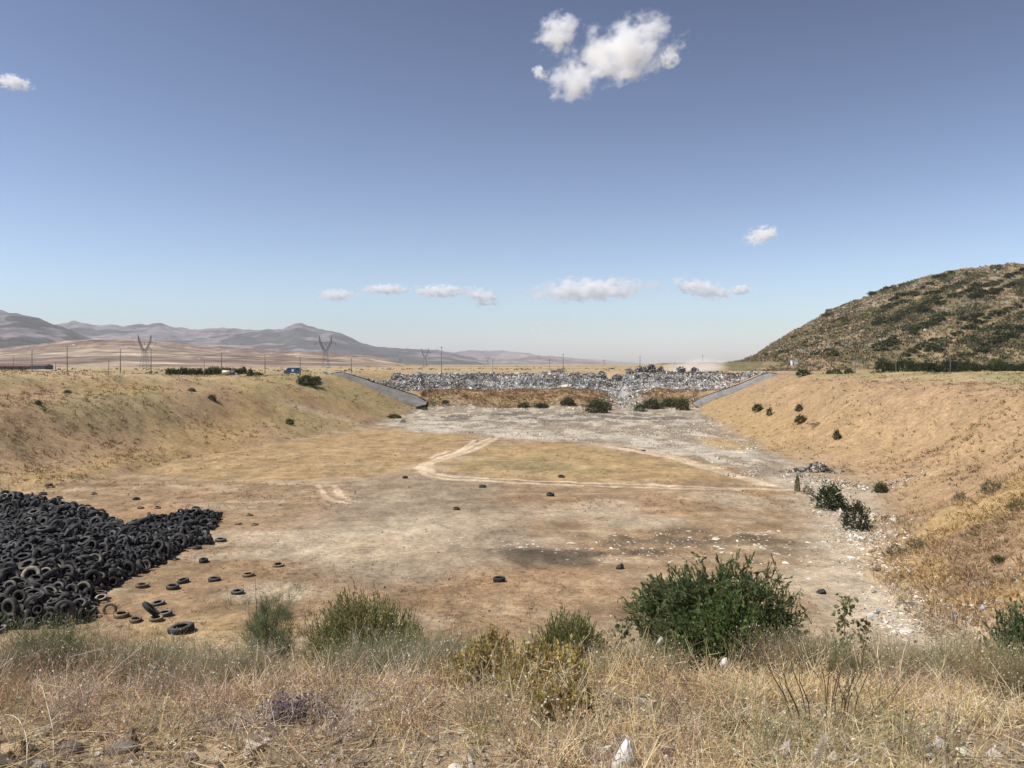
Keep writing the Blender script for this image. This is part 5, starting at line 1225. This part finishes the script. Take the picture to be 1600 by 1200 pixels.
for i, a in enumerate([(15, 5.6, .5, .34, 420, PB, 'pale seeded brownish weed at the left edge, left of the green wiry one'), (150, 6.0, .55, .34, 460, PB, 'pale seeded brownish weed right of the green wiry one'), (212, 5.9, .55, .38, 460, PB + GB, 'dense seeded weed with a dark base in the left foreground'),
                       (268, 6.3, .5, .40, 420, GW + GB, 'grey green wiry weed left of the yellow grass patch'), (325, 5.5, .55, .32, 460, PB + GW, 'greyish mauve wiry weed near the left middle'), (385, 5.5, .5, .30, 420, GW + PB, 'grey wiry weed just left of the yellow grass patch'),
                       (545, 5.9, .5, .36, 420, GW, 'fine grey green weed at the foot of the olive bush, leftmost'), (610, 6.1, .6, .42, 520, GW, 'fine grey green weed at the foot of the olive bush, middle'), (668, 6.4, .6, .48, 560, GW, 'fine grey green weed right of the olive bush'), (728, 6.3, .6, .46, 520, GW + GB, 'tallest fine grey green weed between olive bush and yellow weed'),
                       (700, 5.6, .5, .34, 400, GW + PB, 'fine grey weed left of the yellow weed'), (945, 6.2, .45, .30, 360, GW + STR, 'pale wiry weed between the small and the large bush'), (1010, 6.0, .5, .30, 380, STR + GW, 'straw coloured wiry weed under the left side of the large bush'),
                       (1240, 5.9, .6, .40, 480, PB + STR, 'brown wiry weed under the right side of the large bush'), (1300, 5.8, .55, .42, 440, GW + GB, 'grey green wiry weed behind the bare dark twigs'), (1390, 5.9, .6, .36, 460, PB + GW + STR, 'mixed wiry weed in the middle of the right foreground'),
                       (1470, 6.0, .6, .38, 460, GW + GB, 'grey green wiry weed left of the right edge bush'), (1535, 5.6, .6, .38, 460, GW + STR, 'pale green wiry weed in front of the right edge bush'), (1585, 5.0, .5, .36, 380, STR + GW, 'straw coloured wiry weed at the right edge')]):
    broom(*a[:6], 90 + i, a[6], 'wiry weeds along the pit edge')
# seedlings with round leaves
def seedling(px, d, h_, label, seed, cols, lean=0):
    r = plant_at('seedling', px, 0, d, label, 'seedling', 'round leaved seedlings'); rng = np.random.default_rng(seed)
    pts = [(0, 0, -.03), (lean * .4, .01, h_ * .5), (lean, 0, h_)]; Geo().add(*tube(pts, [.005, .004, .0015], 5), (.15, .12, .07)).build('stem', M_BARK, r)
    m = int(110 * h_ / .5); s = rng.uniform(.22, 1, m); c0 = np.stack([lean * s ** 1.3, s * 0, h_ * s], -1) + rng.normal(0, 1, (m, 3)) * np.array([.045, .04, .01])
    Geo().add(*leaves(c0, rng.normal(0, .7, (m, 3)) + np.array([0, 0, -.5]), rng.uniform(.032, .052, m), rng.uniform(.026, .042, m), pal(cols, m, rng), rng)).build('foliage', M_LEAF, r)
SC_ = [(.17, .18, .075), (.22, .215, .10), (.13, .135, .06), (.30, .27, .15)]
seedling(1318, 6.9, .80, 'thin upright seedling with round leaves right of the large bush', 101, SC_, .02); seedling(1345, 6.7, .55, 'shorter brownish seedling leaning right of the thin upright one', 102, [(.18, .14, .08), (.14, .12, .06)], .05)
seedling(968, 6.9, .62, 'small leafy seedling left of the large dark bush', 103, SC_, .03)
# bare dark twigs on the right
r = plant_at('bare_twigs', 1290, 0, 4.5, 'bare dark curved twigs rising from dry grass on the right', 'twigs'); sg = Geo(); q = np.random.default_rng(111)
for i in range(15):
    a = q.uniform(-.36, .36); b = q.normal(0, .1); h_ = q.uniform(.25, .46); x0 = a * .55
    p = [(x0, b * .5, -.02), (x0 + (a - x0) * .3 + q.normal(0, .012), b * .7, h_ * .35), (a + q.normal(0, .01), b, h_ * .7), (a * 1.2 + q.normal(0, .02), b, h_)]
    sg.add(*tube(p, [.0042, .0034, .0024, .001], 5), (.13, .085, .06))
    if q.random() < .7: t = np.array(p[1]); sg.add(*tube([t, t + np.array([q.normal(0, .07), 0, .12]), t + np.array([q.normal(0, .10), 0, .22])], [.0025, .0018, .0008], 4), (.15, .10, .07))
sg.build('twigs', M_BARK, r)
# pale bent dry stalks
def stalk(pts_px, d, label, r_=.0035, col=(.62, .52, .36)):
    P = []
    for i, (px, py) in enumerate(pts_px): P.append(at(px, py, d + .06 * i))
    P = np.array(P); b = P[0].copy(); b[2] = zs(b[0], b[1]) - .02
    base = (float(b[0]), float(b[1]), float(b[2])); Q = np.concatenate([[b], P]) - b
    t = np.linspace(0, len(Q) - 1, 4 * len(Q)); Q = np.stack([np.interp(t, np.arange(len(Q)), Q[:, k]) for k in range(3)], 1); Q = np.stack([np.convolve(np.pad(Q[:, k], 2, mode='edge'), np.ones(5) / 5, 'valid') for k in range(3)], 1)
    r = thing('dry_stalk', label, 'stalk', base, 0, 'pale dry stalks in the foreground')
    Geo().add(*tube(Q, np.linspace(r_, r_ * .35, len(Q)), 5), col).build('stem', M_BARK, r)
    m = 9; q = np.random.default_rng(len(label)); s = q.integers(len(Q) // 3, len(Q), m)
    Geo().add(*ribbons(Q[s], q.normal(0, .05, (m, 3)) + np.array([0, 0, .04]), q.normal(0, .01, (m, 3)), np.full(m, .003), 2, np.tile(np.array([col]), (m, 1)), q)).build('side_twig', M_DRY, r)
for a in [([(84, 1172), (83, 1140), (76, 1110), (69, 1085), (66, 1072), (58, 1070)], 3.75, 'crooked pale dry stalk standing in the lower left corner, the taller one'), ([(42, 1185), (43, 1160), (37, 1135), (24, 1118), (6, 1116)], 3.65, 'pale dry stalk bending over to the left in the lower left corner'),
          ([(985, 1165), (1000, 1152), (1025, 1146), (1060, 1150), (1094, 1156)], 3.8, 'pale dry stalk arching to the right beside the white plastic bag'), ([(1402, 1110), (1385, 1075), (1374, 1045), (1370, 1015), (1375, 1000)], 4.7, 'pale dry stalk leaning left in the right foreground'),
          ([(1411, 1115), (1405, 1070), (1408, 1030), (1420, 995)], 4.9, 'pale dry stalk leaning right beside its left leaning neighbour'), ([(1478, 1080), (1460, 1050), (1444, 1032)], 4.9, 'short bright dry stalk leaning left among the right hand weeds'),
          ([(1335, 1188), (1350, 1180), (1375, 1170)], 3.6, 'straw coloured stalk lying across the lower right foreground'), ([(870, 1040), (900, 1015), (925, 985)], 6.0, 'thin yellowish stalk slanting up at the left of the large bush')]: stalk(*a)
# pale plume
r = plant_at('grass_plume', 1262, 0, 3.55, 'pale fluffy grass plume in the lower right foreground', 'grass plume'); q = np.random.default_rng(5)
Geo().add(*tube([(0, 0, -.02), (.02, 0, .06), (.045, 0, .13)], [.003, .0025, .002], 5), (.5, .42, .28)).build('stem', M_BARK, r)
m = 900; s = q.random(m); p0 = np.stack([.02 + .05 * s, 0 * s, .05 + .13 * s], -1); Geo().add(*ribbons(p0, q.normal(0, .014, (m, 3)) + np.array([.006, 0, .018]), p0 * 0, np.full(m, .0013), 1, pal([(.66, .58, .46), (.6, .52, .4)], m, q), q, .5)).build('plume', M_DRY, r)
# purple flowering clump
r = plant_at('purple_weed', 462, 0, 4.45, 'low clump of purple flowers in the dry grass', 'flower clump'); q = np.random.default_rng(6); m = 420
c0 = q.normal(0, 1, (m, 3)) * np.array([.085, .06, 0]) + np.array([0, 0, .01]); hh = q.uniform(.04, .12, m); o_ = np.stack([q.normal(0, .02, m), q.normal(0, .02, m), hh], -1)
Geo().add(*ribbons(c0, o_, o_ * 0, np.full(m, .003), 1, pal([(.15, .14, .09), (.2, .17, .12)], m, q), q)).build('stalks', M_LEAF, r)
Geo().add(*leaves(np.repeat(c0 + o_, 2, 0), q.normal(size=(m * 2, 3)), .016, .012, pal([(.13, .09, .15), (.19, .13, .19), (.10, .075, .10), (.38, .31, .35), (.34, .26, .26)], m * 2, q), q)).build('flower_heads', M_LEAF, r)['kind'] = 'stuff'
# white plastic bag and scraps
M_BAG = leaf_mat('plastic_film', .25, 0, .4)
def bag(px, py, d, w_, h_, seed, label, cat, name='plastic_bag', col=(.80, .78, .74)):
    x = (px - 800) / F * d; z = zs(x, d); q = np.random.default_rng(seed)
    n1, n2 = 26, 40; th = np.linspace(.02, math.pi - .02, n1)[:, None]; ph = (np.arange(n2) / n2 * 2 * math.pi)[None]
    r = 1 + .55 * (fbm(ph * 1.4 + np.cos(ph) + seed, th * 2.2, 4, seed) - .5) + .28 * (ridged(np.cos(ph) * 2.4 + seed, np.sin(ph) * 2.4 + th * 2, 4, seed + 5) - .5)
    X = np.sin(th) * np.cos(ph) * r * w_ / 2; Y = np.sin(th) * np.sin(ph) * r * w_ * .4; Z = np.maximum((np.cos(th) + 0 * ph) * r * .5 + .42, 0) ** 1.25 * h_ ; X = X * (1 - .55 * np.clip(Z / h_, 0, 1)) + .25 * w_ * np.clip(Z / h_, 0, 1)
    i = np.arange(n1 * n2).reshape(n1, n2); f = np.stack([i[:-1], i[1:], np.roll(i, -1, 1)[1:], np.roll(i, -1, 1)[:-1]], -1).reshape(-1, 4)
    return tag(Geo().add(np.stack([X, Y, Z], -1), f, col).build(name, M_BAG, None, True, (x, d, z + (0 if py is None else max(0, -(py - HY) / F * d - z)))), label, cat)
bag(972, None, 3.56, .10, .155, 3, 'crumpled white plastic bag lying in the dry grass at the bottom', 'plastic bag')
bag(1130, 1040, 6.2, .075, .06, 7, 'small white scrap of plastic caught in weeds below the large bush', 'plastic scrap', 'plastic_scrap'); bag(1031, 1006, 6.3, .05, .06, 9, 'small translucent scrap of plastic at the left foot of the large bush', 'plastic scrap', 'plastic_scrap', (.6, .6, .56))
x, y, z = hit(1490, 968); b = bag(1490, None, y, .30, .2, 12, 'crumpled blue plastic bag in the litter at the foot of the right bank', 'plastic bag', 'plastic_bag', (.22, .40, .62))
x, y, z = hit(968, 889); b = bag(968, None, y, .5, .35, 14, 'dark refuse bag with a white top lying below the burnt patch', 'refuse bag', 'refuse_bag', (.06, .055, .055)); 
x, y, z = hit(1282, 928); b = bag(1282, None, y, .55, .22, 15, 'flat dark piece of debris lying right of the large bush', 'debris', 'debris', (.05, .05, .05))
def stone(px, d, w_, h_, seed, label, col):
    x = (px - 800) / F * d; q = np.random.default_rng(seed); n1, n2 = 12, 18; th = np.linspace(.01, math.pi - .01, n1)[:, None]; ph = (np.arange(n2) / n2 * 2 * math.pi)[None]
    v = np.stack([np.sin(th) * np.cos(ph), np.sin(th) * np.sin(ph), np.cos(th) + 0 * ph], -1); pl = norm(q.normal(size=(16, 3))); dd = np.maximum(np.max(v @ pl.T, -1), .8); v = v / (dd[..., None] + .12) * np.array([w_, w_ * .8, h_]) * .52
    i = np.arange(n1 * n2).reshape(n1, n2); f = np.stack([i[:-1], i[1:], np.roll(i, -1, 1)[1:], np.roll(i, -1, 1)[:-1]], -1).reshape(-1, 4)
    return tag(Geo().add(v, f, col).build('stone', M_STONE, None, False, (x, d, zs(x, d) + h_ * .3)), label, 'stone', 'stones in the foreground')
for a in [(712, 3.5, .075, .055, 1, 'pale cream stone at the bottom edge left of the middle', (.62, .56, .45)), (235, 3.5, .09, .04, 2, 'flat whitish stone at the bottom edge on the left', (.60, .56, .50)), (70, 3.5, .06, .035, 3, 'small white stone at the bottom left corner', (.62, .58, .53)), (64, 3.62, .07, .05, 4, 'grey stone behind the small white one at the bottom left', (.26, .235, .22)), (606, 3.48, .03, .04, 5, 'small black stone standing at the bottom edge left of the cream stone', (.04, .04, .045)), (110, 3.9, .12, .06, 6, 'dark brown clod in the lower left foreground', (.17, .14, .115)), (190, 3.85, .13, .065, 7, 'dark grey clod right of the brown one', (.19, .165, .14)), (1215, 3.55, .06, .035, 8, 'pale stone near the fluffy plume', (.52, .46, .37))]: stone(*a)
bag(37, None, 3.5, .03, .03, 21, 'tiny yellow scrap at the bottom left corner', 'scrap', 'scrap', (.75, .48, .05))
# ------------------------------------------------------------------ clouds, dust
def vol_mat(name, dens, nsc, thr, k, seed, col=(1, 1, 1), detail=9, aniso=0, power=1.0):
    m, nt, out = nodes(name)
    tc = N(nt, 'ShaderNodeTexCoord').outputs['Object']
    ln = N(nt, 'ShaderNodeVectorMath', operation='LENGTH'); nt.links.new(tc, ln.inputs[0])
    mp = N(nt, 'ShaderNodeMapping'); mp.inputs['Scale'].default_value = nsc; mp.inputs['Location'].default_value = (seed * 3.17, seed * 1.3, seed * .7)
    nt.links.new(tc, mp.inputs[0])
    t = N(nt, 'ShaderNodeTexNoise'); t.inputs['Scale'].default_value = 1; t.inputs['Detail'].default_value = detail; t.inputs['Roughness'].default_value = .66
    nt.links.new(mp.outputs[0], t.inputs['Vector'])
    def M(op, a, b):
        n_ = N(nt, 'ShaderNodeMath', operation=op)
        for q, i in ((a, 0), (b, 1)):
            if hasattr(q, 'is_output'): nt.links.new(q, n_.inputs[i])
            else: n_.inputs[i].default_value = q
        return n_.outputs[0]
    r2 = M('POWER', ln.outputs['Value'], 2.0)
    f = M('ADD', M('SUBTRACT', 1 - thr, r2), M('MULTIPLY', M('SUBTRACT', t.outputs['Fac'], .5), k))
    f = M('MINIMUM', M('MAXIMUM', f, 0.0), .5)
    f = M('MULTIPLY', f, dens * 2)
    v = N(nt, 'ShaderNodeVolumeScatter'); v.inputs['Color'].default_value = (*col, 1); v.inputs['Anisotropy'].default_value = aniso
    nt.links.new(f, v.inputs['Density']); nt.links.new(v.outputs[0], out.inputs['Volume'])
    return m
def sphere(name, mat, loc, scale, rot=(0, 0, 0)):
    a = np.arange(24) / 24 * 2 * math.pi; th = np.linspace(0, math.pi, 13)[1:-1]
    v = [(math.sin(t) * math.cos(p), math.sin(t) * math.sin(p), math.cos(t)) for t in th for p in a] + [(0, 0, 1), (0, 0, -1)]
    q = [(i * 24 + j, (i + 1) * 24 + j, (i + 1) * 24 + (j + 1) % 24, i * 24 + (j + 1) % 24) for i in range(10) for j in range(24)]
    t = [(264, j, (j + 1) % 24) for j in range(24)] + [(265, 240 + (j + 1) % 24, 240 + j) for j in range(24)]
    g = Geo(); g.add(v, q); g.t.append((np.array(t), 0))
    o = g.build(name, mat, loc=loc); o.scale = scale; o.rotation_euler = rot
    return o
def cloud(px, py, wp, hp, tilt, seed, label, od=None, thr=.68, k=3.3, ns=2.2):
    if py > 300: od, thr, k = od or 8.0, .80, 4.0
    od = od or 6.5
    d = 2300 * F / (HY - py); loc = at(px, py, d)
    w_, h_ = wp / F * d / 2 * 1.7, hp / F * d / 2 * 1.8; dp = min(w_, h_ * 2.2)
    m = vol_mat('cloud_vapour', od / (2 * min(h_, dp)) , (ns * max(1, .75 * w_ / h_), ns * max(1, dp / h_), ns), thr, k, seed)
    return tag(sphere('cloud', m, loc, (w_, dp, h_), (0, R(-tilt), 0)), label, 'cloud', 'small white clouds')
for a in [(972, 80, 150, 64, 14, 1, 'largest white cloud, slanting high in the deep blue sky'), (893, 130, 62, 48, 25, 2, 'ragged white cloud hanging from the lower left of the largest one'),
          (870, 52, 62, 46, 15, 3, 'ragged white cloud just left of the largest one'), (844, 115, 20, 24, 60, 4, 'tiny wisp of cloud left of the ragged ones'), (1046, 92, 26, 26, 40, 15, 'thin wisp curling off the right end of the largest cloud'),
          (1190, 367, 44, 24, 10, 5, 'lone little cloud in the middle of the right half of the sky'), (526, 461, 52, 16, 0, 6, 'leftmost small cloud of the low row above the mountain'),
          (602, 452, 70, 14, 0, 7, 'flat cloud second from the left in the low row'), (690, 455, 84, 17, 0, 8, 'bumpy flat cloud in the middle of the low row'), (753, 465, 48, 24, -15, 9, 'puffy cloud sagging below the low row'),
          (925, 453, 176, 32, 2, 10, 'widest cloud of the low row, above the refuse face'), (1097, 451, 82, 22, -12, 11, 'sloping small cloud right of the widest one'), (1157, 453, 34, 13, 5, 12, 'faint small cloud at the right end of the low row'),
          (20, 129, 46, 18, -6, 13, 'small cloud cut by the left edge of the sky')]: cloud(*a)
cloud(855, 514, 66, 13, 0, 14, 'very faint flat cloud low above the horizon', 1.5)
x, y, z = at(1080, 574, 300)
m = vol_mat('dust_in_air', .10, (2.2, 2.2, 2.2), .15, 2.2, 5, (.95, .85, .70), 4)
tag(sphere('dust', m, (x, y, z - 1), (15, 9, 4.6), (0, R(-8), 0)), kind='stuff')
